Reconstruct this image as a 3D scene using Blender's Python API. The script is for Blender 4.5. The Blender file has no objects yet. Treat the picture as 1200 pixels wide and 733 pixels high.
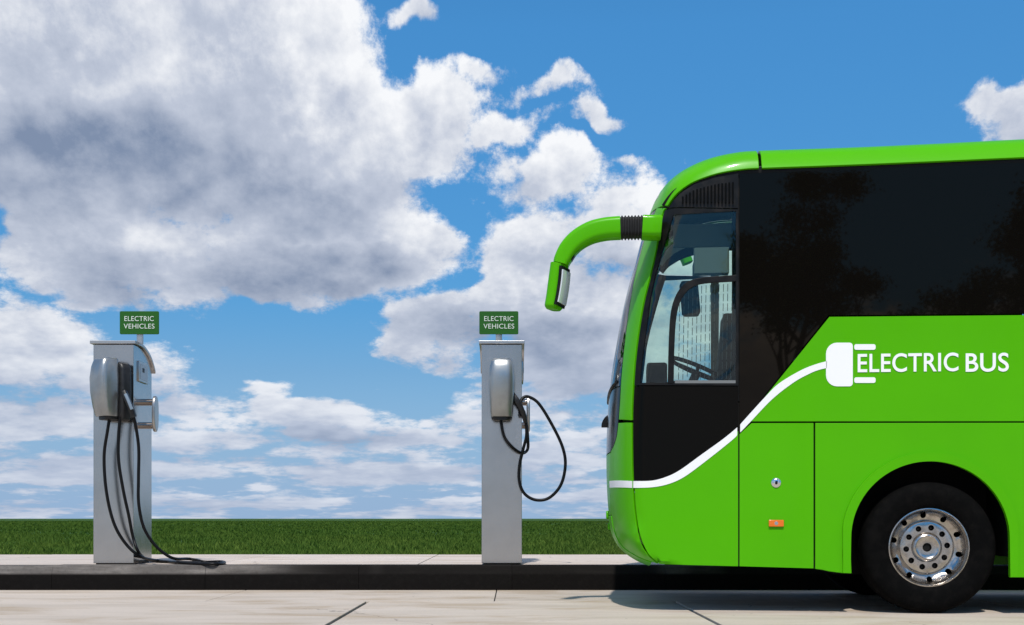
import bpy, bmesh, math, random
import numpy as np
from mathutils import Vector, Matrix
from mathutils.geometry import delaunay_2d_cdt
random.seed(7); rng = np.random.default_rng(7)
scene = bpy.context.scene
C = scene.collection

# ------------------------------------------------------------------ camera
W, H, F, CX, HY, CAMZ = 1200.0, 733.0, 1400.0, 600.0, 608.0, 0.70
cam = bpy.data.cameras.new('camera'); camo = bpy.data.objects.new('camera', cam); C.objects.link(camo)
camo.location = (0, 0, CAMZ); camo.rotation_euler = (math.radians(90), 0, 0)
cam.sensor_width = 36.0; cam.lens = 36.0 * F / W
cam.shift_y = (HY - H / 2) / W
cam.clip_start = 0.05; cam.clip_end = 20000
scene.camera = camo
scene.render.resolution_x = 1024; scene.render.resolution_y = 625

# ------------------------------------------------------------------ light
SUN_EL, SUN_AZ = math.radians(58), math.radians(187)      # azimuth from +Y, negative = towards -X
sdir = Vector((math.sin(SUN_AZ) * math.cos(SUN_EL), math.cos(SUN_AZ) * math.cos(SUN_EL), math.sin(SUN_EL)))
sl = bpy.data.lights.new('sun', 'SUN'); sl.energy = 3.0; sl.angle = math.radians(1.5); sl.color = (1, 0.96, 0.9)
so = bpy.data.objects.new('sun', sl); C.objects.link(so); so.rotation_euler = sdir.to_track_quat('Z', 'Y').to_euler()
so.location = sdir * 60
vs_ = scene.view_settings
vs_.view_transform = 'Standard'; vs_.look = 'None'; vs_.exposure = 0.3; vs_.gamma = 1.0; vs_.use_curve_mapping = False

class NB:
    """small node-building helper"""
    def __init__(s, tree): s.t = tree; s.N = tree.nodes; s.L = tree.links
    def _set(s, sock, v):
        if v is None: return
        if isinstance(v, bpy.types.NodeSocket): s.L.new(v, sock)
        else: sock.default_value = v
    def n(s, typ, **kw):
        nd = s.N.new(typ)
        for k, v in kw.items(): setattr(nd, k, v)
        return nd
    def m(s, op, a, b=None, c=None, clamp=False):
        nd = s.n('ShaderNodeMath', operation=op, use_clamp=clamp)
        for i, v in enumerate((a, b, c)): s._set(nd.inputs[i], v)
        return nd.outputs[0]
    def v(s, op, a, b=None, out=0):
        nd = s.n('ShaderNodeVectorMath', operation=op)
        s._set(nd.inputs[0], a)
        if b is not None:
            s._set(nd.inputs['Scale' if op == 'SCALE' else 1], b)
        return nd.outputs['Value'] if op in ('LENGTH', 'DOT_PRODUCT') else nd.outputs[0]
    def mr(s, x, a, b, c=0.0, d=1.0, smooth=True):
        nd = s.n('ShaderNodeMapRange', interpolation_type='SMOOTHSTEP' if smooth else 'LINEAR')
        for i, vv in enumerate((x, a, b, c, d)): s._set(nd.inputs[i], vv)
        return nd.outputs[0]
    def mix(s, f, a, b, blend='MIX'):
        nd = s.n('ShaderNodeMix', data_type='RGBA', blend_type=blend)
        s._set(nd.inputs[0], f)
        for i, vv in ((6, a), (7, b)):
            if isinstance(vv, tuple) and len(vv) == 3: vv = vv + (1,)
            s._set(nd.inputs[i], vv)
        return nd.outputs[2]
    def comb(s, x, y, z):
        nd = s.n('ShaderNodeCombineXYZ')
        for i, vv in enumerate((x, y, z)): s._set(nd.inputs[i], vv)
        return nd.outputs[0]
    def sep(s, v):
        nd = s.n('ShaderNodeSeparateXYZ'); s._set(nd.inputs[0], v); return nd.outputs
    def noise(s, vec, scale, detail=4, rough=0.5, dist=0.0, lac=2.0, color=False):
        nd = s.n('ShaderNodeTexNoise')
        s._set(nd.inputs['Vector'], vec); nd.inputs['Scale'].default_value = scale
        nd.inputs['Detail'].default_value = detail; nd.inputs['Roughness'].default_value = rough
        nd.inputs['Distortion'].default_value = dist; nd.inputs['Lacunarity'].default_value = lac
        return nd.outputs[1 if color else 0]

# ---- sky with cumulus clouds (directions only: lies at infinity)
#SKY_BEGIN
world = bpy.data.worlds.new('World'); scene.world = world; world.use_nodes = True
world.cycles.sampling_method = 'MANUAL'; world.cycles.sample_map_resolution = 256
CLOUDS = [  # px, py, rx, ry, weight on the 1200 x 733 picture; turned into directions below
    (60, 40, 330, 160, 1.25), (300, 70, 165, 130, 1.2), (375, 120, 130, 90, 1.1), (470, 140, 122, 92, 1.05), (110, 190, 330, 110, 1.3), (350, 205, 160, 90, 1.15), (390, 292, 185, 90, 1.1), (130, 295, 200, 80, 1.05), (490, 283, 62, 46, .8),
    (0, 395, 140, 74, .95), (110, 432, 140, 52, .85), (30, 500, 210, 48, .72), (640, 235, 95, 56, .84), (615, 320, 95, 84, .95), (505, 385, 100, 58, .9), (690, 385, 140, 104, 1.0), (820, 330, 160, 150, .8), (720, 290, 90, 60, .85), (290, 332, 150, 48, .9), (330, 20, 120, 60, 1.0), (590, 450, 110, 40, .6),
    (600, 165, 90, 34, .60), (650, 118, 90, 28, .55), (468, 8, 50, 26, .75), (705, 150, 46, 30, .56), (735, 220, 50, 26, .58), (565, 80, 70, 30, .54),
    (1222, 150, 118, 50, 1.1), (1340, 150, 150, 80, .9), (365, 488, 125, 38, .95), (235, 520, 120, 30, .66), (470, 515, 130, 28, .66), (200, 440, 44, 28, .56), (560, 490, 80, 34, .62),
    (100, 556, 300, 26, .68), (430, 556, 230, 24, .70), (640, 535, 120, 36, .68), (300, 588, 420, 16, .60), (750, 580, 300, 24, .66)]
BASES = [(110, 218, 330, 75, 1.0), (330, 235, 150, 50, .75), (300, 150, 110, 60, .35), (40, 110, 110, 50, .4), (345, 325, 140, 46, 1.0), (130, 330, 120, 30, .5), (610, 395, 170, 50, .85), (700, 320, 90, 34, .45), (700, 440, 90, 34, .6), (40, 470, 220, 24, .7), (370, 512, 120, 14, .9), (1230, 195, 80, 30, .4), (250, 545, 300, 12, .6), (600, 555, 200, 12, .6), (100, 590, 300, 8, .5)]
def build_sky():
    b = NB(world.node_tree); b.N.clear()
    d = b.n('ShaderNodeTexCoord').outputs['Generated']; x, y, z = b.sep(d)
    zz = b.m('MAXIMUM', z, 0.0)
    yy = b.m('MAXIMUM', y, 0.08); A = b.m('DIVIDE', x, yy); B = b.m('DIVIDE', z, yy)
    f = 1.12
    Wz = b.m('MULTIPLY', b.m('LOGARITHM', b.m('ADD', zz, 0.05), math.e), 0.42)              # flatter clouds towards the horizon
    q3 = b.comb(b.m('MULTIPLY', x, f), b.m('MULTIPLY', b.m('MULTIPLY', y, f), 0.35), Wz)
    w1 = b.v('SUBTRACT', b.noise(q3, 5.0, 2, 0.55, color=True), (.5, .5, .5)); w2 = b.v('SUBTRACT', b.noise(q3, 19.0, 2, 0.6, color=True), (.5, .5, .5))
    flat = b.m('MINIMUM', b.m('ADD', b.m('MULTIPLY', zz, 3.2), 0.12), 1.0)
    P = b.v('ADD', b.comb(A, B, 0.0), b.v('MULTIPLY', b.v('ADD', b.v('SCALE', w1, 0.13), b.v('SCALE', w2, 0.06)), b.comb(1.0, flat, 0.0)))
    tot, num, den = None, None, None
    for (px, py, rx, ry, wt) in CLOUDS:
        e = b.v('MULTIPLY', b.v('SUBTRACT', P, ((px - CX) / F, (HY - py) / F, 0)), (F / rx, F / ry, 0))
        v = b.mr(b.v('LENGTH', e), 1.25, 0.2, 0.0, wt, smooth=False)
        hgt = b.m('MULTIPLY', v, b.v('DOT_PRODUCT', e, (0.25, 0.9, 0)))           # where in its lobe: + top, - base
        tot = v if tot is None else b.m('SMOOTH_MAX', tot, v, 0.2); num = hgt if num is None else b.m('ADD', num, hgt); den = v if den is None else b.m('ADD', den, v)
    dark = None
    for (px, py, rx, ry, wt) in BASES:                                            # thick, shaded cloud bases
        e = b.v('MULTIPLY', b.v('SUBTRACT', P, ((px - CX) / F, (HY - py) / F, 0)), (F / rx, F / ry, 0))
        v = b.mr(b.v('LENGTH', e), 1.3, 0.0, 0.0, wt); dark = v if dark is None else b.m('MAXIMUM', dark, v)
    lobe = b.m('DIVIDE', num, b.m('ADD', den, 0.15))
    front = b.m('MULTIPLY', b.m('MULTIPLY', b.mr(b.m('ABSOLUTE', A), 0.75, 0.5), b.mr(B, 0.75, 0.5)), b.mr(y, 0.1, 0.3))
    on = b.noise(q3, 2.1, 2, 0.5)
    tot = b.m('SMOOTH_MAX', tot, b.m('MULTIPLY', b.mr(zz, 0.125, 0.085), 0.425), 0.1)
    other = b.mr(on, 0.38, 0.64, 0.0, 0.95)
    tot = b.m('ADD', b.m('MULTIPLY', tot, front), b.m('MULTIPLY', other, b.m('SUBTRACT', 1.0, front)))
    low = b.mr(zz, 0.17, 0.06)
    n1 = b.noise(q3, 9.5, 9, 0.69, dist=0.0)
    nb = b.noise(q3, 25.0, 5, 0.62)
    n1 = b.m('ADD', b.m('MULTIPLY', n1, b.m('SUBTRACT', 1.0, b.m('MULTIPLY', low, 0.6))), b.m('MULTIPLY', nb, b.m('MULTIPLY', low, 0.6)))
    n2 = b.noise(b.v('ADD', q3, (0.012, 0.0, 0.026)), 9.5, 4, 0.69)
    vo = b.n('ShaderNodeTexVoronoi', feature='F1', normalize=True); b.L.new(b.v('ADD', q3, b.v('SCALE', w2, 0.07)), vo.inputs['Vector'])
    vo.inputs['Scale'].default_value = 14.0; vo.inputs['Detail'].default_value = 1.5; vo.inputs['Roughness'].default_value = 0.5
    bil = b.m('SUBTRACT', 0.40, vo.outputs['Distance'])
    det = b.m('ADD', b.m('MULTIPLY', b.m('SUBTRACT', n1, 0.5), 1.25), b.m('MULTIPLY', bil, 0.55))
    D0 = b.m('ADD', b.m('SUBTRACT', tot, 0.40), b.m('MULTIPLY', det, b.mr(tot, 0.3, 0.9, 1.55, 1.0)))
    D0 = b.m('SUBTRACT', D0, b.m('MULTIPLY', b.mr(tot, 0.0, 0.3, 0.35, 0.0), front))
    mask = b.mr(D0, 0.0, 0.26)
    thick = b.mr(D0, 0.15, 0.8)
    dark = b.m('ADD', b.m('MULTIPLY', dark, front), b.m('MULTIPLY', b.mr(on, 0.52, 0.7), b.m('SUBTRACT', 1.0, front)))
    s = b.m('ADD', 0.70, b.m('MULTIPLY', lobe, 0.38))
    s = b.m('ADD', s, b.m('MULTIPLY', b.m('SUBTRACT', n1, n2), 1.2)); s = b.m('ADD', s, b.m('MULTIPLY', bil, 0.38))
    s = b.m('ADD', s, b.m('MULTIPLY', b.m('SUBTRACT', n1, 0.5), 0.5))
    s = b.m('SUBTRACT', b.m('SUBTRACT', s, b.m('MULTIPLY', thick, 0.14)), b.m('MULTIPLY', dark, 0.66))
    col = b.mix(b.mr(s, -0.15, 0.5, smooth=False), (1.75, 2.25, 3.3), (4.3, 4.7, 5.6)); col = b.mix(b.mr(s, 0.5, 0.95, smooth=False), col, (7.7, 7.8, 8.0))
    # clear sky: a deeper blue above, paler towards the horizon
    sky = b.n('ShaderNodeTexSky', sky_type='NISHITA', sun_disc=False, sun_elevation=SUN_EL, sun_rotation=SUN_AZ)
    sky.air_density = 1.0; sky.dust_density = 0.2; sky.ozone_density = 2.0; sky.altitude = 0
    clear = b.mix(1.0, sky.outputs[0], b.mix(b.mr(zz, 0.12, 0.38, smooth=False), (0.27, 0.57, 0.78), (0.38, 0.97, 1.27)), 'MULTIPLY')
    haze = b.mr(zz, 0.0, 0.20, 1.0, 0.0)
    clear = b.mix(b.m('MULTIPLY', haze, 0.9), clear, (2.5, 3.6, 5.5))
    col = b.mix(b.m('MULTIPLY', haze, 0.5), col, (3.2, 3.95, 5.4))
    out = b.mix(b.m('MULTIPLY', mask, 0.985), clear, col)
    bg = b.n('ShaderNodeBackground'); bg.inputs[1].default_value = 0.1; b.L.new(out, bg.inputs[0])
    wo = b.n('ShaderNodeOutputWorld'); b.L.new(bg.outputs[0], wo.inputs[0])
build_sky()
#SKY_END

# ------------------------------------------------------------------ materials
def mat(name, col, rough=0.5, metal=0.0, spec=0.5, coat=0.0, **kw):
    m = bpy.data.materials.new(name); m.use_nodes = True
    p = m.node_tree.nodes['Principled BSDF']
    p.inputs['Base Color'].default_value = (*col, 1); p.inputs['Roughness'].default_value = rough
    p.inputs['Metallic'].default_value = metal; p.inputs['Specular IOR Level'].default_value = spec
    p.inputs['Coat Weight'].default_value = coat; p.inputs['Coat Roughness'].default_value = 0.06
    for k, v in kw.items(): p.inputs[k].default_value = v
    return m
def vary(m, col2, scale=6.0, lo=0.4, hi=0.7, detail=6, stretch=(1, 1, 1), rough=None, bump=0.0, bscale=None):
    """mix a second colour, roughness and a fine bump in by noise on object coordinates"""
    b = NB(m.node_tree); p = m.node_tree.nodes['Principled BSDF']
    tc = b.n('ShaderNodeTexCoord'); mp = b.n('ShaderNodeMapping'); mp.inputs['Scale'].default_value = stretch
    b.L.new(tc.outputs['Object'], mp.inputs[0])
    f = b.mr(b.noise(mp.outputs[0], scale, detail, 0.62), lo, hi)
    b.L.new(b.mix(f, tuple(p.inputs['Base Color'].default_value)[:3], col2), p.inputs['Base Color'])
    if rough: b.L.new(b.mr(f, 0, 1, rough[0], rough[1], False), p.inputs['Roughness'])
    if bump:
        bn = b.n('ShaderNodeBump'); bn.inputs['Strength'].default_value = bump; bn.inputs['Distance'].default_value = 0.01
        b.L.new(b.noise(tc.outputs['Object'], bscale or scale * 8, 6, 0.65), bn.inputs['Height']); b.L.new(bn.outputs[0], p.inputs['Normal'])
    return m
GREEN = (0.080, 0.415, 0.001)
M = {}
M['green'] = vary(mat('green_paint', GREEN, 0.34, spec=0.10, coat=0.06), (0.074, 0.39, 0.001), 1.3, 0.3, 0.8, rough=(0.28, 0.36))
M['black'] = mat('black_gloss_panel', (0.003, 0.003, 0.003), 0.15, spec=0.12)
M['frame'] = vary(mat('black_trim', (0.006, 0.006, 0.006), 0.45, spec=0.2), (0.011, 0.010, 0.010), 9, rough=(0.35, 0.6))
M['dark_glass'] = mat('tinted_side_glass', (0.0038, 0.0032, 0.0026), 0.02, spec=0.19)
M['rubber'] = vary(mat('rubber', (0.010, 0.010, 0.010), 0.6, spec=0.3), (0.016, 0.015, 0.015), 20, bump=0.2, bscale=140)
M['tyre'] = vary(mat('tyre_rubber', (0.0020, 0.0020, 0.0020), 0.8, spec=0.06), (0.0045, 0.004, 0.0038), 14, bump=0.3, bscale=120)
M['white'] = mat('white_vinyl', (0.88, 0.88, 0.87), 0.4)
M['steel'] = vary(mat('wheel_steel', (0.50, 0.47, 0.44), 0.22, metal=1.0), (0.34, 0.31, 0.28), 16, rough=(0.16, 0.30), bump=0.05)
M['dark'] = mat('underbody', (0.006, 0.006, 0.006), 0.8, spec=0.2)
M['inner'] = vary(mat('cab_interior', (0.018, 0.02, 0.02), 0.7, spec=0.3), (0.03, 0.03, 0.03), 12)
M['lining'] = mat('pale_headlining', (0.62, 0.70, 0.69), 0.8)
M['grey_trim'] = mat('grey_trim', (0.16, 0.17, 0.17), 0.5)
M['orange'] = mat('orange_lens', (0.75, 0.16, 0.01), 0.2, spec=0.6)
M['chrome'] = mat('chrome', (0.75, 0.75, 0.75), 0.12, metal=1.0)
M['mirror'] = mat('mirror_glass', (0.80, 0.82, 0.82), 0.12, metal=0.35)
M['lens'] = mat('headlight_lens', (0.55, 0.58, 0.6), 0.08, metal=0.6)
M['dark_glass'].node_tree.nodes['Principled BSDF'].inputs['Specular Tint'].default_value = (1.0, 0.80, 0.62, 1)
M['black'].node_tree.nodes['Principled BSDF'].inputs['Specular Tint'].default_value = (1.0, 0.80, 0.62, 1)
def glass(name, tint, ior=1.45):
    m = bpy.data.materials.new(name); m.use_nodes = True
    b = NB(m.node_tree); b.N.clear()
    o = b.n('ShaderNodeOutputMaterial'); mx = b.n('ShaderNodeMixShader'); fr = b.n('ShaderNodeFresnel'); fr.inputs[0].default_value = ior
    tr = b.n('ShaderNodeBsdfTransparent'); tr.inputs[0].default_value = (*tint, 1)
    gl = b.n('ShaderNodeBsdfGlossy'); gl.inputs['Roughness'].default_value = 0.01
    b.L.new(fr.outputs[0], mx.inputs[0]); b.L.new(tr.outputs[0], mx.inputs[1]); b.L.new(gl.outputs[0], mx.inputs[2]); b.L.new(mx.outputs[0], o.inputs[0])
    return m
M['glass'] = glass('clear_teal_glass', (0.85, 0.93, 0.90))

# ------------------------------------------------------------------ object helpers
def link(name, me, material, parent=None):
    o = bpy.data.objects.new(name, me); C.objects.link(o)
    if material is not None: me.materials.clear(); me.materials.append(material if not isinstance(material, str) else M[material])
    if parent is not None: o.parent = parent
    return o
def empty(name, loc=(0, 0, 0), rz=0.0):
    o = bpy.data.objects.new(name, None); C.objects.link(o); o.location = loc; o.rotation_euler = (0, 0, rz); o.empty_display_size = 0.2
    return o
def tag(o, label=None, cat=None, group=None, kind=None):
    if label: o['label'] = label
    if cat: o['category'] = cat
    if group: o['group'] = group
    if kind: o['kind'] = kind
    return o
def finish(me, angle=35):
    for p in me.polygons: p.use_smooth = True
    me.set_sharp_from_angle(angle=math.radians(angle)); me.update()
    return me
def mesh_from(name, verts, faces, angle=35, recalc=True):
    me = bpy.data.meshes.new(name); me.from_pydata([tuple(map(float, v)) for v in verts], [], [tuple(int(i) for i in f) for f in faces])
    if recalc:
        bm = bmesh.new(); bm.from_mesh(me); bmesh.ops.recalc_face_normals(bm, faces=bm.faces); bm.to_mesh(me); bm.free()
    return finish(me, angle)
def bev(o, w=0.004, seg=2, angle=40):
    md = o.modifiers.new('bevel', 'BEVEL'); md.width = w; md.segments = seg; md.limit_method = 'ANGLE'; md.angle_limit = math.radians(angle)
    md.harden_normals = True; md.use_clamp_overlap = True
    return o
def box_mesh(name, lo, hi):
    x0, y0, z0 = lo; x1, y1, z1 = hi
    v = [(x0, y0, z0), (x1, y0, z0), (x1, y1, z0), (x0, y1, z0), (x0, y0, z1), (x1, y0, z1), (x1, y1, z1), (x0, y1, z1)]
    return mesh_from(name, v, [(0, 3, 2, 1), (4, 5, 6, 7), (0, 1, 5, 4), (1, 2, 6, 5), (2, 3, 7, 6), (3, 0, 4, 7)])
def box(name, lo, hi, material, parent=None, bw=0.004):
    o = link(name, box_mesh(name, lo, hi), material, parent)
    if bw: bev(o, bw)
    return o
def catmull(pts, n=8, closed=False):
    P = np.array(pts, float); out = []; N = len(P)
    for i in range(N if closed else N - 1):
        if closed: p0, p1, p2, p3 = P[(i - 1) % N], P[i], P[(i + 1) % N], P[(i + 2) % N]
        else: p0, p1, p2, p3 = P[max(i - 1, 0)], P[i], P[i + 1], P[min(i + 2, N - 1)]
        for k in range(n):
            t = k / n
            out.append(0.5 * ((2 * p1) + (-p0 + p2) * t + (2 * p0 - 5 * p1 + 4 * p2 - p3) * t * t + (-p0 + 3 * p1 - 3 * p2 + p3) * t ** 3))
    if not closed: out.append(P[-1])
    return np.array(out)
def sweep(name, pts, section, material, parent=None, up=(0, 1, 0), angle=50, scales=None):
    """sweep a closed 2D section [(a,b)] along points; a along 'side', b along 'up'"""
    P = np.array(pts, float); n = len(P); S = np.array(section, float); k = len(S)
    T = np.gradient(P, axis=0); T /= np.linalg.norm(T, axis=1)[:, None]
    vs, fs = [], []; upv = np.array(up, float)
    for i in range(n):
        upv = upv - T[i] * upv.dot(T[i]); upv /= np.linalg.norm(upv)
        side = np.cross(T[i], upv); sc = (1, 1) if scales is None else scales[i]
        for a, bb in S: vs.append(P[i] + side * a * sc[0] + upv * bb * sc[1])
    for i in range(n - 1):
        for j in range(k): fs.append((i * k + j, i * k + (j + 1) % k, (i + 1) * k + (j + 1) % k, (i + 1) * k + j))
    fs.append(tuple(range(k))); fs.append(tuple(range((n - 1) * k, n * k)))
    return link(name, mesh_from(name, vs, fs, angle), material, parent)
def circ(r, n=12): return [(r * math.cos(2 * math.pi * i / n), r * math.sin(2 * math.pi * i / n)) for i in range(n)]
def rrect(hw, hh, r, n=5):
    out = []
    for cx, cy, a0 in ((hw - r, hh - r, 0), (-hw + r, hh - r, 90), (-hw + r, -hh + r, 180), (hw - r, -hh + r, 270)):
        for i in range(n + 1):
            a = math.radians(a0 + 90 * i / n); out.append((cx + r * math.cos(a), cy + r * math.sin(a)))
    return out
def lathe(name, prof, material, parent=None, n=48, axis='y', centre=(0, 0, 0), angle=35, close=True):
    """revolve (r, h) profile about an axis through centre"""
    vs, fs = [], []; k = len(prof)
    for i in range(n):
        a = 2 * math.pi * i / n
        for r, h in prof:
            if axis == 'y': vs.append((centre[0] + r * math.cos(a), centre[1] + h, centre[2] + r * math.sin(a)))
            else: vs.append((centre[0] + r * math.cos(a), centre[1] + r * math.sin(a), centre[2] + h))
    for i in range(n):
        for j in range(k if close else k - 1):
            fs.append((i * k + j, i * k + (j + 1) % k, ((i + 1) % n) * k + (j + 1) % k, ((i + 1) % n) * k + j))
    return link(name, mesh_from(name, vs, fs, angle), material, parent)
def extrude_poly(name, poly, a, b_, material, parent=None, plane='xz', bw=0.003):
    """prism of a 2D polygon: plane 'xz' extruded along y from a to b, or 'yz' along x"""
    n = len(poly)
    mk = (lambda p, d: (p[0], d, p[1])) if plane == 'xz' else (lambda p, d: (d, p[0], p[1]))
    vs = [mk(p, a) for p in poly] + [mk(p, b_) for p in poly]
    fs = [tuple(range(n)), tuple(range(n, 2 * n))] + [(i, (i + 1) % n, n + (i + 1) % n, n + i) for i in range(n)]
    o = link(name, mesh_from(name, vs, fs), material, parent)
    if bw: bev(o, bw)
    return o
def text_mesh(name, body, width, height, depth, spacing=1.0, line=1.0, bold=0.0):
    """text fitted to width x height in x/z, facing -y, front face at y = 0"""
    cu = bpy.data.curves.new(name, 'FONT'); cu.body = body; cu.align_x = 'CENTER'; cu.size = 1; cu.extrude = 0.5; cu.space_character = spacing; cu.space_line = line; cu.resolution_u = 6; cu.offset = bold
    o = bpy.data.objects.new(name, cu); C.objects.link(o)
    dg = bpy.context.evaluated_depsgraph_get(); me0 = o.evaluated_get(dg).to_mesh()
    V = np.array([v.co[:] for v in me0.vertices]); Fc = [tuple(p.vertices) for p in me0.polygons]
    o.evaluated_get(dg).to_mesh_clear(); bpy.data.objects.remove(o); bpy.data.curves.remove(cu)
    mn, mx = V.min(0), V.max(0); c = (mn + mx) / 2
    X = (V[:, 0] - c[0]) / (mx[0] - mn[0]) * width; Z = (V[:, 1] - c[1]) / (mx[1] - mn[1]) * height
    Y = np.where(V[:, 2] > c[2], 0.0, depth)
    me = bpy.data.meshes.new(name); me.from_pydata([(float(x), float(y), float(z)) for x, y, z in zip(X, Y, Z)], [], Fc)
    bm = bmesh.new(); bm.from_mesh(me); bmesh.ops.recalc_face_normals(bm, faces=bm.faces); bm.to_mesh(me); bm.free()
    return me
def gpt(px, py, z=0.0):
    Y = (CAMZ - z) * F / (py - HY); return np.array(((px - CX) / F * Y, Y, z))
def dpt(px, py, Y): return np.array(((px - CX) / F * Y, Y, CAMZ + (HY - py) / F * Y))

# ------------------------------------------------------------------ ground
KZ = 0.24                                   # pavement height
YK = 0.70 * F / (692 - HY)                  # kerb foot
YB = (CAMZ - KZ) * F / (650 - HY)           # back edge of the pavement
concrete_cols = dict(col=(0.56, 0.50, 0.435))
def concrete(name, c1, c2, c3):
    m = mat(name, c1, 0.85, spec=0.25); b = NB(m.node_tree); p = m.node_tree.nodes['Principled BSDF']
    g = b.n('ShaderNodeNewGeometry').outputs['Position']
    oi = b.n('ShaderNodeObjectInfo')
    st = b.v('MULTIPLY', g, (0.35, 1.6, 1.0))
    f1 = b.mr(b.noise(st, 1.6, 8, 0.62), 0.38, 0.72)
    f2 = b.mr(b.noise(b.v('MULTIPLY', g, (1.0, 2.4, 1.0)), 0.9, 6, 0.6, dist=0.6), 0.48, 0.70)
    f3 = b.mr(b.noise(g, 38, 4, 0.7), 0.35, 0.75)
    c = b.mix(f1, c1, c2); c = b.mix(b.m('MULTIPLY', f2, 0.9), c, c3)
    c = b.mix(b.m('MULTIPLY', f3, 0.22), c, (0.30, 0.28, 0.25))
    # small dark specks
    vo = b.n('ShaderNodeTexVoronoi'); vo.inputs['Scale'].default_value = 3.1; b.L.new(g, vo.inputs['Vector'])
    sp = b.m('LESS_THAN', vo.outputs['Distance'], 0.035)
    c = b.mix(b.m('MULTIPLY', sp, 0.6), c, (0.08, 0.07, 0.06))
    wv = b.v('ADD', b.v('MULTIPLY', g, (1, 1, 0)), b.v('SCALE', b.noise(g, 1.3, 4, 0.6, color=True), 0.5))
    cr = b.n('ShaderNodeTexVoronoi', feature='DISTANCE_TO_EDGE'); cr.inputs['Scale'].default_value = 0.38; b.L.new(wv, cr.inputs['Vector'])
    ck = b.m('MULTIPLY', b.m('LESS_THAN', cr.outputs['Distance'], 0.0022), b.mr(b.noise(g, 0.45, 2), 0.48, 0.6))
    c = b.mix(b.m('MULTIPLY', ck, 0.55), c, (0.12, 0.10, 0.085))
    oil = b.mr(b.noise(b.v('ADD', g, (3.1, 1.7, 0)), 1.1, 5, 0.55), 0.64, 0.76)
    c = b.mix(b.m('MULTIPLY', oil, 0.35), c, (0.20, 0.175, 0.15))
    hs = b.n('ShaderNodeHueSaturation'); b.L.new(b.mr(oi.outputs['Random'], 0, 1, 0.94, 1.04, False), hs.inputs['Value']); b.L.new(c, hs.inputs['Color'])
    b.L.new(hs.outputs[0], p.inputs['Base Color'])
    bn = b.n('ShaderNodeBump'); bn.inputs['Strength'].default_value = 0.25; bn.inputs['Distance'].default_value = 0.006
    b.L.new(b.noise(g, 60, 6, 0.7), bn.inputs['Height']); b.L.new(bn.outputs[0], p.inputs['Normal'])
    return m
M['road'] = concrete('road_concrete', (0.54, 0.46, 0.385), (0.45, 0.38, 0.31), (0.38, 0.29, 0.20))
M['pave'] = concrete('pavement_concrete', (0.61, 0.52, 0.45), (0.54, 0.46, 0.395), (0.48, 0.39, 0.31))
M['joint'] = vary(mat('joint_filler', (0.03, 0.027, 0.024), 0.9), (0.06, 0.055, 0.05), 12)
def kerb_mat():
    m = mat('kerb_stone', (0.022, 0.02, 0.019), 0.85, spec=0.05); b = NB(m.node_tree); p = m.node_tree.nodes['Principled BSDF']
    g = b.n('ShaderNodeNewGeometry').outputs['Position']
    xyz = b.sep(g)
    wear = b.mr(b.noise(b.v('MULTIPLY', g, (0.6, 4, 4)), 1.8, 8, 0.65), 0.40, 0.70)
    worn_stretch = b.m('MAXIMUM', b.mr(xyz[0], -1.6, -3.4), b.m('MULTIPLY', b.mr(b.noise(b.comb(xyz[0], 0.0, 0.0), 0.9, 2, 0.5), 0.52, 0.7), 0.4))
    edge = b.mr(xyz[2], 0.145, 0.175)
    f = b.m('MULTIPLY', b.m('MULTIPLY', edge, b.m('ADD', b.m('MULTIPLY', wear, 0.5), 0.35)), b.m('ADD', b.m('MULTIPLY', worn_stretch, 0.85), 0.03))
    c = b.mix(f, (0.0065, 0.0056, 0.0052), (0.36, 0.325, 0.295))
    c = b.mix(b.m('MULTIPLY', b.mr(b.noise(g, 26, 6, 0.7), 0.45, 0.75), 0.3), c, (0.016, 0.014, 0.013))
    b.L.new(c, p.inputs['Base Color'])
    bn = b.n('ShaderNodeBump'); bn.inputs['Strength'].default_value = 0.5; bn.inputs['Distance'].default_value = 0.01
    b.L.new(b.noise(g, 30, 6, 0.7), bn.inputs['Height']); b.L.new(bn.outputs[0], p.inputs['Normal'])
    return m
M['kerb'] = kerb_mat()

# road: a dark bed with separate concrete slabs, joints left open
road = tag(link('road', box_mesh('road', (-40, -45, -0.3), (40, YK + 0.3, -0.025)), 'joint'), kind='structure')
YJ = gpt(600, 704.6)[1]
XJ = [-40, -30, -20, -11.9, -6.55, gpt(430, 705.5)[0], gpt(787, 703.5)[0], 4.0, 6.6, 9.2, 14, 20, 30, 40]
J = 0.016
def slab(x0, x1, y0, y1, parent=road, z1=0.0, z0=-0.12, m='road'):
    o = box('slab', (x0 + J, y0 + J, z0), (x1 - J, y1 - J, z1 + random.uniform(-0.0015, 0.0015)), m, parent, 0)
    return o
rows = [(-45, -20), (-20, -6), (-6, 2.0), (2.0, YJ)]
for (y0, y1) in rows:
    for x0, x1 in zip(XJ[:-1], XJ[1:]): bev(slab(x0, x1, y0, y1), 0.006, 2)
gx = [-40, -27, -15, -7.4, -2.6, -0.15, 2.9, 7, 15, 27, 40]
for x0, x1 in zip(gx[:-1], gx[1:]):
    bev(link('slab', box_mesh('slab', (x0 + 0.004, YJ - J + 0.006, -0.12), (x1 - 0.004, YK + 0.02, 0.001)), 'road', road), 0.006, 2)
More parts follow.
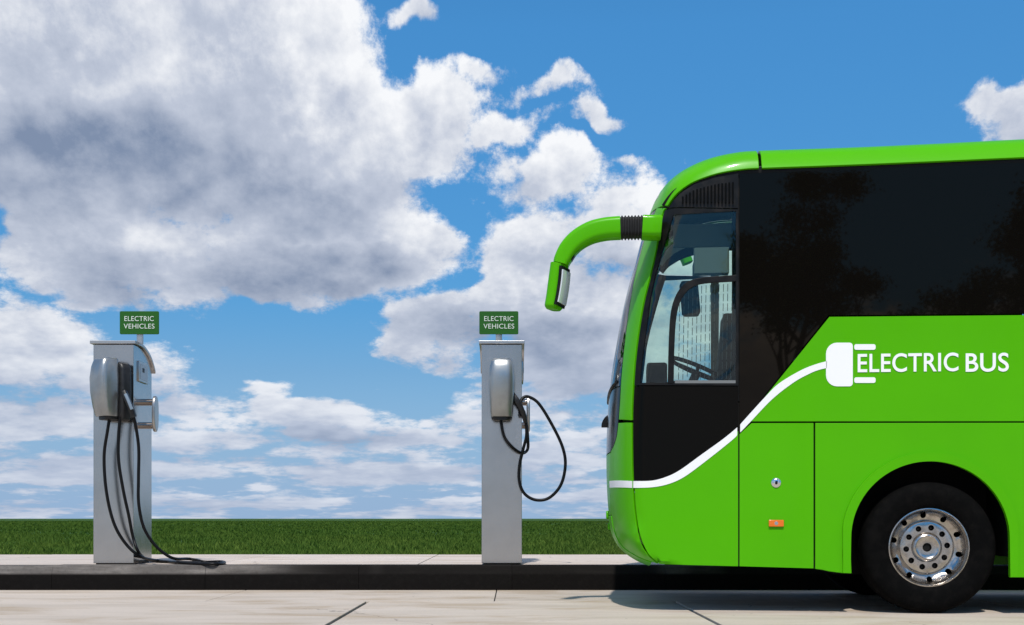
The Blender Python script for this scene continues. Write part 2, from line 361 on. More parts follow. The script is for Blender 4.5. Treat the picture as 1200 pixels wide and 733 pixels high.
# kerb stones with a chamfered arris
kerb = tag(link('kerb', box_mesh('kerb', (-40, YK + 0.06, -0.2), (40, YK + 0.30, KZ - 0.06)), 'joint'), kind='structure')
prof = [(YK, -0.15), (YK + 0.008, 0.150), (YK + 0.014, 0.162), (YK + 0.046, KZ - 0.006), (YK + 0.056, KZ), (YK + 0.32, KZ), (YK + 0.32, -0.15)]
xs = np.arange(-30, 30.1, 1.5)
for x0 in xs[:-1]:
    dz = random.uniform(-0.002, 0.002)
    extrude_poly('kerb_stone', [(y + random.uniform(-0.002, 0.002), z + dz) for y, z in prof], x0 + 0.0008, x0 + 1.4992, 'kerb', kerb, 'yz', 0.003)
pav = tag(link('pavement', box_mesh('pavement', (-40, YK + 0.33, -0.2), (40, YB - 0.004, KZ - 0.03)), 'joint'), kind='structure')
px_ = [-40, -30, -22, -16, -12, -8.6, -5.9, -3.05, -0.95, 1.5, 4.2, 7, 10, 14, 20, 30, 40]
for x0, x1 in zip(px_[:-1], px_[1:]):
    box('paving_slab', (x0 + 0.005, YK + 0.325, KZ - 0.1), (x1 - 0.005, YB, KZ + random.uniform(-0.002, 0.001)), 'pave', pav, 0.004)

# field to the horizon
def field_mat():
    m = mat('field_green', (0.03, 0.075, 0.012), 0.9, spec=0.1); b = NB(m.node_tree); p = m.node_tree.nodes['Principled BSDF']
    g = b.n('ShaderNodeNewGeometry').outputs['Position']
    f = b.mr(b.noise(b.v('MULTIPLY', g, (0.35, 0.12, 1)), 0.5, 8, 0.7), 0.35, 0.7)
    f2 = b.mr(b.noise(g, 9, 5, 0.7), 0.35, 0.7)
    c = b.mix(f, (0.030, 0.074, 0.012), (0.052, 0.112, 0.020)); c = b.mix(b.m('MULTIPLY', f2, 0.5), c, (0.018, 0.05, 0.008))
    b.L.new(c, p.inputs['Base Color']); return m
M['field'] = field_mat()
FZ = 0.13
n = 40
fy = np.concatenate([np.linspace(YB - 0.15, 60, 16), np.geomspace(75, 9000, 24)])
vs, fs = [], []
for y in fy:
    hw = max(60, y * 2.2)
    for x in np.linspace(-hw, hw, n): vs.append((x, y, FZ + (0 if y < 16 else 0.02 * math.sin(x * 0.31 + y * 0.17))))
for i in range(len(fy) - 1):
    for j in range(n - 1): fs.append((i * n + j, i * n + j + 1, (i + 1) * n + j + 1, (i + 1) * n + j))
tag(link('field', mesh_from('field', vs, fs, recalc=False), 'field'), kind='structure')
# ground behind the camera where the trees stand
gb = tag(link('verge', box_mesh('verge', (-200, -400, -0.4), (200, -45, -0.02)), 'field'), kind='structure')

def grass_mat():
    m = mat('grass_blade', (0.06, 0.16, 0.02), 0.7, spec=0.06); b = NB(m.node_tree); p = m.node_tree.nodes['Principled BSDF']
    at = b.n('ShaderNodeAttribute', attribute_name='tone')
    g = b.n('ShaderNodeNewGeometry').outputs['Position']
    f = b.mr(b.noise(b.v('MULTIPLY', g, (0.5, 0.2, 1)), 0.8, 6, 0.6), 0.35, 0.7)
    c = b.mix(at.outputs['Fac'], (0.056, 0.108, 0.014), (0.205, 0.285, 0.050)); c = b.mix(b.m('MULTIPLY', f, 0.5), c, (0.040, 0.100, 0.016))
    b.L.new(c, p.inputs['Base Color'])
    p.inputs['Subsurface Weight'].default_value = 0.0
    tr = b.n('ShaderNodeBsdfTranslucent'); b.L.new(c, tr.inputs[0]); mx = b.n('ShaderNodeMixShader'); mx.inputs[0].default_value = 0.3
    out = [x for x in b.N if x.type == 'OUTPUT_MATERIAL'][0]
    b.L.new(p.outputs[0], mx.inputs[1]); b.L.new(tr.outputs[0], mx.inputs[2]); b.L.new(mx.outputs[0], out.inputs[0])
    return m
M['grass'] = grass_mat()
def grass():
    V, Fc, tone = [], [], []
    base = 0
    for y0, y1, dens, hgt, wid in ((YB + 0.02, 18, 420, 0.12, 0.010), (18, 24, 200, 0.13, 0.013), (24, 40, 80, 0.12, 0.018), (40, 90, 14, 0.13, 0.04), (90, 260, 1.6, 0.15, 0.12)):
        ym = (y0 + y1) / 2; hw0 = 0.5 * y1 + 1.5
        N = int(dens * (y1 - y0) * 2 * hw0)
        y = rng.uniform(y0, y1, N); x = rng.uniform(-hw0, hw0, N); ok = np.abs(x) < 0.5 * y + 1.2; x, y = x[ok], y[ok]; N = len(x)
        patch = 0.5 + 0.5 * np.sin(x * 1.3 + 2 * np.sin(y * 0.9)) * np.sin(y * 1.1 + np.sin(x * 0.7))
        h = hgt * rng.uniform(0.55, 1.15, N) * (0.65 + 0.6 * patch); a = rng.uniform(0, 2 * np.pi, N); ln = rng.uniform(0.1, 0.7, N) * h; la = rng.uniform(0, 2 * np.pi, N)
        wx, wy = np.cos(a) * wid, np.sin(a) * wid * 0.5; z0 = np.full(N, FZ - 0.01)
        lx, ly = np.cos(la) * ln, np.sin(la) * ln
        b0 = np.stack([x - wx, y - wy, z0], 1); b1 = np.stack([x + wx, y + wy, z0], 1)
        m0 = np.stack([x - wx * .8 + lx * .35, y - wy * .8 + ly * .35, z0 + h * .6], 1); m1 = np.stack([x + wx * .8 + lx * .35, y + wy * .8 + ly * .35, z0 + h * .6], 1)
        t = np.stack([x + lx, y + ly, z0 + h], 1)
        V.append(np.stack([b0, b1, m1, m0, t], 1).reshape(-1, 3))
        i = base + np.arange(N)[:, None] * 5
        Fc += (i + np.array([[0, 1, 2]])).tolist() + (i + np.array([[0, 2, 3]])).tolist() + (i + np.array([[3, 2, 4]])).tolist(); base += 5 * N
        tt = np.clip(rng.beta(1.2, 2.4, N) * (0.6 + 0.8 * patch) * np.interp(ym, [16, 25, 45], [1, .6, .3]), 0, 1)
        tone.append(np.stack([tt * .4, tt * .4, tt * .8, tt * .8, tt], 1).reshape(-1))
    V = np.concatenate(V); me = bpy.data.meshes.new('grass')
    Fa = np.array(Fc, dtype=np.int32)
    me.vertices.add(len(V)); me.vertices.foreach_set('co', V.astype(np.float32).ravel())
    me.loops.add(Fa.size); me.loops.foreach_set('vertex_index', Fa.ravel())
    me.polygons.add(len(Fa)); me.polygons.foreach_set('loop_start', np.arange(0, Fa.size, 3, dtype=np.int32)); me.update(calc_edges=True)
    at = me.attributes.new('tone', 'FLOAT', 'POINT'); at.data.foreach_set('value', np.concatenate(tone).astype(np.float32))
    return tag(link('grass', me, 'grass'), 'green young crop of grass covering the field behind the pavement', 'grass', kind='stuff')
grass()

# ------------------------------------------------------------------ bus
KY = 0.10; NRM = math.hypot(1, KY)
eu = np.array((1, -KY)) / NRM; ev = np.array((KY, 1)) / NRM
PW = np.array((490 / F * 8.75, 8.75))                       # wheel reference point on the near side
def side_world(px):
    a = (px - CX) / F; Y = PW.dot(ev) / (np.array((a, 1)).dot(ev)); return np.array((a * Y, Y))
BO = side_world(713)
BW, VC = 2.5, 1.25
def side(px, py, v=0.0):
    a = (px - CX) / F; Y = (v + BO.dot(ev)) / np.array((a, 1)).dot(ev)
    return ((np.array((a * Y, Y)) - BO).dot(eu), CAMZ + (HY - py) / F * Y)
# outline of the body in side view: pixel, silhouette depth v, edge-roll width w, roll exponent q
OUT = [(795, 663.5, .02, .06, 5), (772, 661.5, .06, .08, 4), (748, 656, .35, .12, 3.2), (729, 644, .8, .20, 2.8), (718.5, 628, 1.1, .26, 2.6), (714, 605, 1.25, .29, 2.6),
       (711.5, 570, 1.25, .30, 2.6), (711, 530, 1.25, .30, 2.6), (712.5, 490, 1.25, .30, 2.6), (716, 450, 1.25, .30, 2.6), (722.5, 410, 1.25, .29, 2.6), (731, 365, 1.2, .28, 2.7),
       (741, 325, 1.1, .27, 2.8), (752, 284, 1.0, .26, 3.0), (763, 249, .8, .26, 3.4), (774, 227, .6, .26, 4.0), (789, 210, .45, .26, 5), (808, 197, .35, .26, 6.5),
       (832, 186.5, .28, .26, 8), (860, 180, .25, .26, 9), (890, 177, .22, .26, 9), (1000, 173, .2, .26, 9), (1100, 168.5, .2, .26, 9), (1200, 163.5, .2, .26, 9)]
def roll(v, w, q):       # inset from the outline at depth v
    x = np.clip(1 - np.asarray(v) / VC, 0, 1); return w * (1 - np.sqrt(np.clip(1 - x ** q, 0, 1)))
cp = []
for (px, py, v, w, q) in OUT:
    u, z = side(px, py, v); cp.append([u, z, w, q, float(roll(v, w, q))])
cp = np.array(cp)
tan = np.gradient(cp[:, :2], axis=0); tan /= np.linalg.norm(tan, axis=1)[:, None]
nout = np.stack([-tan[:, 1], tan[:, 0]], 1)                  # outward for a path going up the front and back along the roof
cp[:, :2] += nout * cp[:, 4:5]
zr = cp[-1, 1] + 0.02; UL = 11.9
tail = [(u, zr, .26, 9, 0) for u in (4.6, 6, 7.5, 9, 10.5, 11.3)] + [(11.68, zr - .06, .26, 7, 0), (11.85, zr - .25, .25, 6, 0), (UL, zr - .6, .22, 5, 0), (UL, 2.2, .22, 5, 0), (UL, 1.4, .22, 5, 0), (UL, .8, .2, 5, 0), (UL - .03, .36, .15, 5, 0)]
cp = np.vstack([cp, np.array(tail)])
OL = catmull(cp, 8)
OP, OWd, OQ = OL[:, :2], OL[:, 2], OL[:, 3]
OS = np.concatenate([[0], np.cumsum(np.linalg.norm(np.diff(OP, axis=0), axis=1))])
OT = np.gradient(OP, axis=0); OT /= np.linalg.norm(OT, axis=1)[:, None]; ON = np.stack([OT[:, 1], -OT[:, 0]], 1)   # inward
def project(P):
    """nearest outline station s and inset d for points (u, z)"""
    P = np.atleast_2d(P); A = OP[:-1]; D = OP[1:] - A; L2 = (D ** 2).sum(1)
    t = np.clip(((P[:, None, :] - A) * D).sum(2) / L2, 0, 1); Q = A + D * t[..., None]
    d2 = ((P[:, None, :] - Q) ** 2).sum(2); i = d2.argmin(1); r = np.arange(len(P)); tt = t[r, i]
    s = OS[i] * (1 - tt) + OS[i + 1] * tt
    return s, np.sqrt(d2[r, i])
def wq(s): return np.interp(s, OS, OWd), np.interp(s, OS, OQ)
def Vmap(P):
    s, d = project(P); w, q = wq(s)
    t = np.clip(1 - d / w, 0, 0.9995); return VC * (1 - (1 - t ** 2) ** (1 / q))
def surf(px, py):
    v = 0.0
    for _ in range(14):
        uz = side(px, py, v); v = 0.6 * v + 0.4 * min(float(Vmap(uz)[0]), 0.9)
    return uz
def skin(s, v):
    """3D points of the body skin at stations s and depths v (arrays)"""
    vv = np.where(v > VC, BW - v, v); w, q = wq(s); d = roll(vv, w, q)
    u = np.interp(s, OS, OP[:, 0]) + np.interp(s, OS, ON[:, 0]) * d; z = np.interp(s, OS, OP[:, 1]) + np.interp(s, OS, ON[:, 1]) * d
    return np.stack([u, v, z], -1)
def refine(poly, step=0.04):
    out = []; n = len(poly)
    for i in range(n):
        a, c = np.array(poly[i]), np.array(poly[(i + 1) % n]); k = max(1, int(np.linalg.norm(c - a) / step))
        for j in range(k): out.append(a + (c - a) * j / k)
    return np.array(out)
def inside(P, poly):
    x, y = P[:, 0], P[:, 1]; r = np.zeros(len(P), bool); n = len(poly); j = n - 1
    for i in range(n):
        xi, yi = poly[i]; xj, yj = poly[j]
        if yi != yj: r ^= ((yi > y) != (yj > y)) & (x < (xj - xi) * (y - yi) / (yj - yi) + xi)
        j = i
    return r
def seg_dist(P, poly):
    A = np.array(poly); B = np.roll(A, -1, 0); D = B - A; L2 = np.maximum((D ** 2).sum(1), 1e-12)
    t = np.clip(((P[:, None, :] - A) * D).sum(2) / L2, 0, 1); return np.sqrt((((A + D * t[..., None]) - P[:, None, :]) ** 2).sum(2).min(1))
def triangulate(poly, holes, grid, band=None):
    loops = [np.array(poly)] + [np.array(h) for h in holes]
    pts = np.concatenate(loops); edges = []; base = 0
    for l in loops:
        k = len(l); edges += [(base + i, base + (i + 1) % k) for i in range(k)]; base += k
    if grid:
        mn, mx = loops[0].min(0), loops[0].max(0)
        G = np.stack(np.meshgrid(np.arange(mn[0], mx[0], grid), np.arange(mn[1], mx[1], grid)), -1).reshape(-1, 2)
        ok = inside(G, loops[0])
        for h in loops[1:]: ok &= ~inside(G, h)
        G = G[ok]
        if band and len(G): s, d = project(G); G = G[d < wq(s)[0] + 0.04]
        if len(G): G = G[np.min([seg_dist(G, l) for l in loops], axis=0) > grid * 0.45]
        if len(G): pts = np.concatenate([pts, G])
    r = delaunay_2d_cdt([Vector(p) for p in pts], edges, [], 0, 1e-6)
    P = np.array([v[:] for v in r[0]]); T = np.array(r[2]); c = P[T].mean(1)
    ok = inside(c, loops[0])
    for h in loops[1:]: ok &= ~inside(c, h)
    return P, T[ok]
def shell(name, P3, N3, T, thick, material, parent, bw=0.004, angle=35):
    """thick skin from a triangulated front layer and inward normals"""
    n = len(P3); vs = np.concatenate([P3, P3 + N3 * thick]); fs = [tuple(t) for t in T] + [tuple(n + i for i in t[::-1]) for t in T]
    cnt = {}
    for t in T:
        k = len(t)
        for i in range(k):
            e = (t[i], t[(i + 1) % k]); cnt[e] = 1
    for (a, c) in cnt:
        if (c, a) not in cnt: fs.append((c, a, n + a, n + c))
    o = link(name, mesh_from(name, vs, fs, angle), material, parent)
    if bw: bev(o, bw)
    return o
def flip_mesh(o, name=None):
    """mirrored twin on the far side of the bus"""
    me = o.data.copy(); me.transform(Matrix(((1, 0, 0, 0), (0, -1, 0, BW), (0, 0, 1, 0), (0, 0, 0, 1)))); me.flip_normals()
    t = bpy.data.objects.new(name or o.name.split('.')[0], me); C.objects.link(t); t.parent = o.parent
    for md in o.modifiers:
        m2 = t.modifiers.new(md.name, md.type); m2.width = md.width; m2.segments = md.segments; m2.limit_method = md.limit_method; m2.angle_limit = md.angle_limit; m2.harden_normals = True
    return t
def panel(name, poly, material, parent, holes=(), thick=0.02, off=0.0, grid=0.035, bw=0.004, far=True, raw=False):
    """body panel from a side-view polygon in (u, z), laid on the skin"""
    poly = refine(poly); holes = [refine(h) for h in holes]
    P, T = triangulate(poly, holes, grid, True)
    v = Vmap(P); e = 1e-3
    du = (Vmap(P + (e, 0)) - Vmap(P - (e, 0))) / (2 * e); dz = (Vmap(P + (0, e)) - Vmap(P - (0, e))) / (2 * e)
    Nn = np.stack([-du, np.ones(len(P)), -dz], 1); Nn /= np.linalg.norm(Nn, axis=1)[:, None]
    P3 = np.stack([P[:, 0], v, P[:, 1]], 1) - Nn * off
    o = shell(name, P3, Nn, T, thick, material, parent, bw)
    if far: flip_mesh(o)
    return o
def px(*pts): return [surf(*p) if len(p) == 2 else tuple(p[1:]) for p in pts]
def pxc(pts, n=5): return [surf(*p) for p in catmull(pts, n)]
def vedge(pts):
    """depth v of a pixel line on the skin as a function of station"""
    P = np.array(pxc(pts, 4)); s, d = project(P); w, q = wq(s); t = np.clip(1 - d / w, 0, .9995); v = VC * (1 - (1 - t ** 2) ** (1 / q))
    o = np.argsort(s); return s[o], v[o]
def patch(name, s0, s1, ve, material, parent, thick=0.02, off=0.0, ds=0.04, nv=28, bw=0.004, gap=0.004, vr=None):
    k = max(2, int((s1 - s0) / ds) + 1); S = np.linspace(s0, s1, k); e = np.interp(S, *ve) + gap
    tt = np.linspace(-1, 1, nv); tt = np.sign(tt) * np.abs(tt) ** 0.6
    g = np.stack([VC + (VC - e) * x for x in tt], 1)
    if vr:
        lo = e if vr[0] is None else e * 0 + vr[0]; hi = BW - e if vr[1] is None else e * 0 + vr[1]
        g = np.stack([lo + (hi - lo) * x for x in np.linspace(0, 1, nv)], 1)
    SS = np.repeat(S[:, None], nv, 1)
    P3 = skin(SS.ravel(), g.ravel()).reshape(k, nv, 3)
    ds_ = np.gradient(P3, axis=0); dv_ = np.gradient(P3, axis=1); Nn = np.cross(ds_, dv_); Nn /= np.linalg.norm(Nn, axis=2)[..., None]
    cen = np.array((6.0, VC, 1.8)); sg = np.sign(((cen - P3) * Nn).sum(2)); sgn = 1 if np.median(sg) > 0 else -1; Nn *= sgn
    T = [(i * nv + j, i * nv + j + 1, (i + 1) * nv + j + 1, (i + 1) * nv + j) for i in range(k - 1) for j in range(nv - 1)]
    return shell(name, P3.reshape(-1, 3) - Nn.reshape(-1, 3) * off, Nn.reshape(-1, 3), T, thick, material, parent, bw)
def s_at(x, y): return float(project(np.array(surf(x, y)))[0][0])

bus = empty('electric_bus', (BO[0], BO[1], 0), -math.atan(KY))
tag(bus, 'bright green electric coach with black windows and white cable stripe, parked by the kerb', 'bus')

# -- front pillar line (seam A) and neighbours
SA = [(780.5, 244), (776, 254), (770, 290), (762, 325), (754, 358), (748, 395), (744, 430), (741.6, 470), (741, 500), (741.4, 540), (742.3, 566), (744, 597), (749, 627), (758, 648), (767, 657.5), (772, 661.2)]
SAc = catmull(SA, 6)
WE = [(769.5, 244), (762, 262), (755, 282), (744, 325), (735.5, 375), (729, 432), (726.5, 471), (725, 492)]      # pillar / windscreen edge
WEc = catmull(WE, 5)
sac = [p for p in SAc if p[1] < 493]
pillar = panel('front_pillar', [surf(x - 1, y) for x, y in sac] + [surf(740.2, 492.8)] + [surf(*p) for p in WEc[::-1]], 'green', bus, grid=0.025)
low = [p for p in SAc if p[1] > 495.6]
CE = [(724.6, 496), (722.5, 512), (719, 523), (715.5, 531), (714.5, 550), (714.5, 570), (716.8, 604), (721.5, 626), (731, 641.5), (748.5, 653), (765, 659)]
corner = panel('front_corner_panel', [surf(740, 495.6)] + [surf(x - 1, y) for x, y in low] + [surf(*p) for p in catmull(CE, 5)[::-1]], 'green', bus, grid=0.025)
# -- roof skins
RB = [(781.5, 242.5), (788, 233), (796, 225), (813, 214.5), (840, 206), (866, 202), (891, 200.4)]
ve_cap = vedge(RB)
RM = [(893, 200.2), (950, 198), (1050, 194), (1200, 188)]
ve_roof = vedge(RM)
s_cap0, s_cap1, s_end = s_at(780.5, 242), s_at(889.5, 200), OS[np.searchsorted(OP[:, 0], 11.3)] if False else None
patch('roof_front_cap', s_cap0 + 0.006, s_cap1, ve_cap, 'green', bus, gap=0.003, vr=(None, .36))
patch('roof_front_cap', s_cap0 + 0.006, s_cap1, ve_cap, 'green', bus, gap=0.003, vr=(BW - .14, None))
patch('roof_lining', s_cap0 + .05, s_cap1, ve_cap, 'lining', bus, gap=0.02, off=-.024, thick=.006, bw=0, vr=(BW - .13, None))
patch('roof_header', s_cap0 + 0.006, s_cap0 + .115, ve_cap, 'green', bus, gap=0.003, vr=(.361, BW - .141))
patch('added_skylight', s_cap0 + 0.118, s_cap1 - .004, ve_cap, 'glass', bus, gap=0.003, thick=.008, bw=0, vr=(.361, BW - .141))  # invented glass roof, unseen from the camera, added to let daylight into the cab
i_end = np.where((OP[:, 0] > 11.25) & (OP[:, 1] > 3))[0][0]
patch('roof', s_cap1 + 0.022, OS[i_end], ve_roof, 'green', bus, ds=0.15, gap=0.003)
patch('rear_upper_panel', OS[i_end] + 0.015, OS[-1] - 1.9, (np.array([0, 99]), np.array([.04, .04])), 'dark_glass', bus, ds=0.06)
patch('rear_lower_panel', OS[-1] - 1.885, OS[-1], (np.array([0, 99]), np.array([.04, .04])), 'green', bus, ds=0.1)
# -- front skins
ve_ws = vedge(WE)
s_ws0, s_ws1 = s_at(727.8, 452), s_cap0 - 0.004
windshield = patch('windshield', s_ws0, s_ws1, ve_ws, 'glass', bus, thick=0.008, bw=0, gap=0.006)
ve_mask = vedge([(727.7, 452), (726.5, 471), (725, 492), (722.5, 512), (719, 523), (715.5, 531)])
s_mk0 = s_at(715.8, 530)
patch('front_mask', s_mk0, s_ws0 - 0.006, ve_mask, 'black', bus, gap=0.006)
ve_fr = vedge([(715.5, 531), (714.5, 550), (714.5, 570), (716.8, 604), (721.5, 626), (731, 641.5), (748.5, 653), (765, 659)])
s_fr0, s_b = s_at(764, 658.7), s_at(716.8, 604)
patch('front_panel', s_b + 0.004, s_mk0 - 0.006, ve_fr, 'green', bus, gap=0.002)
patch('front_bumper', s_fr0, s_b - 0.004, ve_fr, 'green', bus, gap=0.002, off=0.006)
# windshield surround at the top edge and wipers, headlights on the front
for sv in (0.75, 1.75):
    pts = [skin(np.array([s_ws0 - 0.06 + 0.10 * t]), np.array([sv + (0.5 - 1.0 * t) * 0.8]))[0] + np.array((-0.004, 0, 0)) for t in np.linspace(0, 1, 8)]
    sweep('wiper', pts, circ(0.012, 6), 'frame', bus)
for vv in (0.62, 1.88):
    p = skin(np.array([s_at(714.5, 560)]), np.array([vv]))[0]
    sec = rrect(0.17, 0.075, 0.05)
    hl = extrude_poly('headlight', [(a + p[1], bb + p[2] - 0.02) for a, bb in sec], p[0] + 0.04, p[0] + 0.14, 'frame', bus, 'yz', 0.008)
    for k in (-0.075, 0.075): extrude_poly('lens', [(a + p[1] + k, bb + p[2] - 0.02) for a, bb in circ(0.055, 20)], p[0] + 0.03, p[0] + 0.05, 'lens', hl, 'yz', 0.004)
# bumper fog-lamp pods and the small camera under the windscreen
for (yy, vv, hh) in ((603, 1.15, .035), (617, 1.2, .03)):
    p = skin(np.array([s_at(716.8, yy)]), np.array([vv]))[0]
    for vv2 in (p[1], BW - p[1]): extrude_poly('bumper_trim', [(a + vv2, bb + p[2]) for a, bb in rrect(0.16, hh, 0.02)], p[0] - 0.022, p[0] + 0.06, 'green', bus, 'yz', 0.008)
u0, z0 = side(712.5, 497, 1.0)
cam_pod = sweep('camera_pod', catmull([(u0 - .015, 1.0, z0 - .03), (u0 - 0.012, 1.0, z0), (u0 + 0.012, 1.0, z0 + .035), (u0 + 0.06, 1.0, z0 + .045)], 4), rrect(0.04, 0.017, 0.008, 3), 'frame', bus)

# -- driver's window group
sw = [p for p in SAc if p[1] <= 451]
glass_px = [(789, 252), (825, 249.5), (862.5, 247.5), (862.5, 449), (750, 449), (751, 432), (757, 388), (761, 352), (767, 325), (774, 300), (781, 276)]
frame_poly = [surf(x + 1, y) for x, y in sw if y >= 246.5] + [surf(744, 452), surf(865.1, 452), surf(865.1, 245.5), surf(782, 246)]
wf = panel('window_frame', frame_poly, 'frame', bus, holes=[px(*glass_px)], grid=0.03)
gp = catmull([(788.3, 251.3), (863.2, 246.8), (863.2, 449.7), (749.3, 449.7)], 1)
cx_, cy_ = 812, 350
pane = panel('window_pane', [surf(x + (0.9 if x > cx_ else -0.9), y + (0.9 if y > cy_ else -0.9)) for x, y in glass_px], 'glass', bus, thick=0.006, off=-0.008, grid=0.05, bw=0)
outer = catmull([(782.5, 449.5), (783.5, 404), (785.5, 370), (790, 351), (798, 337), (808, 329.5), (824, 325.5), (863, 322.5)], 6)
inner = catmull([(789.5, 449.5), (790.5, 404), (792.5, 374), (796.5, 356), (803, 344), (812, 336.5), (826, 332.5), (863, 330)], 6)
panel('sliding_window_frame', [surf(*p) for p in outer] + [surf(*p) for p in inner[::-1]], 'frame', bus, thick=0.018, off=0.006, grid=0.05, bw=0.003, far=False)
panel('window_rail', px((791, 446), (862, 446), (862, 449.4), (791, 449.4)), 'grey_trim', bus, thick=0.014, off=0.002, grid=0, bw=0.002, far=False)
# demister wires in the sliding pane, one part
vs, fs = [], []
M['wire'] = mat('demister_wire', (0.10, 0.12, 0.12), 0.6)
for k in range(13):
    xx = 797 + k * 5.1; ytop = np.interp(xx, inner[:, 0][np.argsort(inner[:, 0])], inner[:, 1][np.argsort(inner[:, 0])]) + 2
    y = ytop
    while y < 444:
        y2 = min(y + 9, 445); (ua, za), (ub, zb) = side(xx - 0.16 * (y - 330) / 10, y, .02), side(xx - 0.16 * (y2 - 330) / 10, y2, .02)
        i = len(vs); r = 0.0022
        vs += [(ua - r, .0265, za), (ua + r, .0265, za), (ub + r, .0265, zb), (ub - r, .0265, zb), (ua - r, .0285, za), (ua + r, .0285, za), (ub + r, .0285, zb), (ub - r, .0285, zb)]
        fs += [(i, i + 1, i + 2, i + 3), (i + 4, i + 7, i + 6, i + 5), (i, i + 4, i + 5, i + 1), (i + 1, i + 5, i + 6, i + 2), (i + 2, i + 6, i + 7, i + 3), (i + 3, i + 7, i + 4, i)]
        y = y2 + 2.4
link('demister_wires', mesh_from('demister_wires', vs, fs), 'wire', pane)
# vent panel above the window
vp = panel('vent_panel', px((783.5, 244.2), (789.5, 234.8), (797, 227), (813.5, 216.3), (840, 207.8), (865.1, 203.6), (865.1, 244.2)), 'frame', bus, grid=0.03, far=False)
o_ = panel('added_far_pane', px((783.5, 244.2), (789.5, 234.8), (797, 227), (813.5, 216.3), (840, 207.8), (865.1, 203.6), (865.1, 244.2)), 'glass', bus, grid=0.05, thick=.008, bw=0); bpy.data.objects.remove(o_)  # far side only: glass added in place of the vent panel to brighten the window view
for k in range(15):
    xx = 800 + k * 4.2; yt = np.interp(xx, [797, 813.5, 840, 865], [230, 220.5, 213.5, 210.5]) + 3
    a, c = np.array(surf(xx, yt)), np.array(surf(xx, 238.5)); pts = []
    for t in np.linspace(0, 1, 5):
        q2 = a + (c - a) * t; pts.append((q2[0], float(Vmap(q2)[0]) - 0.008, q2[1]))
    sweep('vent_slat', pts, rrect(0.006, 0.009, 0.003, 2), 'black', vp, up=(0, 1, 0))
# -- door: gloss black upper, green lower, split under the white stripe
st_up = [(742.5, 564), (764, 563.5), (781, 559), (797, 551), (822, 533), (847, 515), (864, 501), (872, 492.5), (896.6, 465.5), (913, 449.5), (938, 434.5), (955, 427.5), (969, 423.5)]
st_lo = [(742.5, 572), (764, 571.3), (783, 567.6), (801.6, 559.3), (826, 541.5), (855, 518.5), (866, 508.5), (880, 494), (905, 468), (930, 448.5), (948, 438.5), (959, 434), (969, 431.5)]
mid = catmull([((a[0] + c[0]) / 2, (a[1] + c[1]) / 2) for a, c in zip(st_up, st_lo)], 6)
md = [p for p in mid if p[0] < 864.4]
sa_up = [p for p in SAc if 453.5 < p[1] < 567]; sa_lo = [p for p in SAc if p[1] > 569]
panel('door_upper_panel', [surf(865.1, 453.6)] + [surf(744, 453.6)] + [surf(x + 1, y) for x, y in sa_up] + [surf(*p) for p in md[1:]] + [surf(865.1, 503)], 'black', bus)
panel('door_lower_panel', [surf(865.1, 505)] + [surf(x, y + 1.2) for x, y in md[::-1]] + [surf(x + 1, y) for x, y in sa_lo] + px((776, 661.6), (865.1, 664)), 'green', bus)
# -- side glass and long panels to the rear
u12, z_gt = surf(1200, 190.5); z_gt = z_gt; UE = 11.55
z_gb = side(1200, 367.8)[1]; z_pt = side(1200, 369.6)[1]; z_pb = side(1200, 493.8)[1]; z_lt = side(1200, 495.7)[1]; z_lb = side(1200, 677)[1]
u1 = side(1330, 300)[0]
mdr = [p for p in mid if 867 < p[0] < 872.5]
panel('side_window', px((866.7, 204.2), (893, 203), (1000, 198.8), (1200, 190.8)) + [(u1, z_gt), (u1, z_gb)] + px((1200, 367.8), (971, 369.8), (872.5, 492.6), (866.7, 499)), 'dark_glass', bus, bw=0.003, far=False)
us_ = side(868, 500)[0]
for (a, c, mm) in ((us_, us_ + .45, 'glass'), (us_ + .46, u1, 'dark_glass')):      # far side: clear pane beside the driver, tinted beyond
    o_ = panel('side_window', [(a, z_gt), (c, z_gt), (c, z_gb), (a, z_gb)], mm, bus, bw=0, thick=.008); bpy.data.objects.remove(o_)
o_ = panel('door_upper_panel', [(us_, z_gb - .005), (us_ + .62, z_gb - .005), (us_ + .02, side(872, 493)[1]), (us_, side(866.7, 499)[1])], 'black', bus); bpy.data.objects.remove(o_)
for k in range(4):
    a = u1 + 0.012 + k * (UE - u1) / 4; c = u1 + (k + 1) * (UE - u1) / 4
    panel('side_window', [(a, z_gt), (c, z_gt), (c, z_gb), (a, z_gb)], 'dark_glass', bus, bw=0.003)
panel('upper_side_panel', px((873.5, 494), (972, 371.6), (1200, 369.6)) + [(UE, z_pt), (UE, z_pb)] + px((1200, 493.8)), 'green', bus)
panel('service_flap', px((866.7, 509), (880.8, 496.1), (953.3, 496), (953.3, 666.3), (866.7, 663.8)), 'green', bus)
ac = surf(1089, 631); R_A = 91 / 160.5
arch = [(ac[0] + R_A * math.cos(a), ac[1] + R_A * math.sin(a)) for a in np.linspace(math.pi, 0, 40)]
ub = u12 + 0.25
panel('wheel_arch_panel', px((955.3, 496), (1200, 495.7)) + [(ub, z_lt), (ub, z_lb), (arch[-1][0], z_lb)] + arch[::-1] + px((998, 672.3), (986, 671.8), (972, 670), (963, 668), (955.3, 667)), 'green', bus)
lipo = [(ac[0] + (R_A + .062) * math.cos(a), ac[1] + (R_A + .062) * math.sin(a)) for a in np.linspace(math.radians(172), math.radians(8), 36)]
lipi = [(ac[0] + (R_A - .004) * math.cos(a), ac[1] + (R_A - .004) * math.sin(a)) for a in np.linspace(math.pi, 0, 40)]
zl_ = surf(998, 671.6)[1]
lip_poly = [(lipi[0][0] - 0.004, zl_), (lipi[0][0] - .058, zl_)] + lipo + [(lipi[-1][0] + .058, z_lb + .004), (lipi[-1][0] + 0.004, z_lb + .004)] + lipi[::-1]
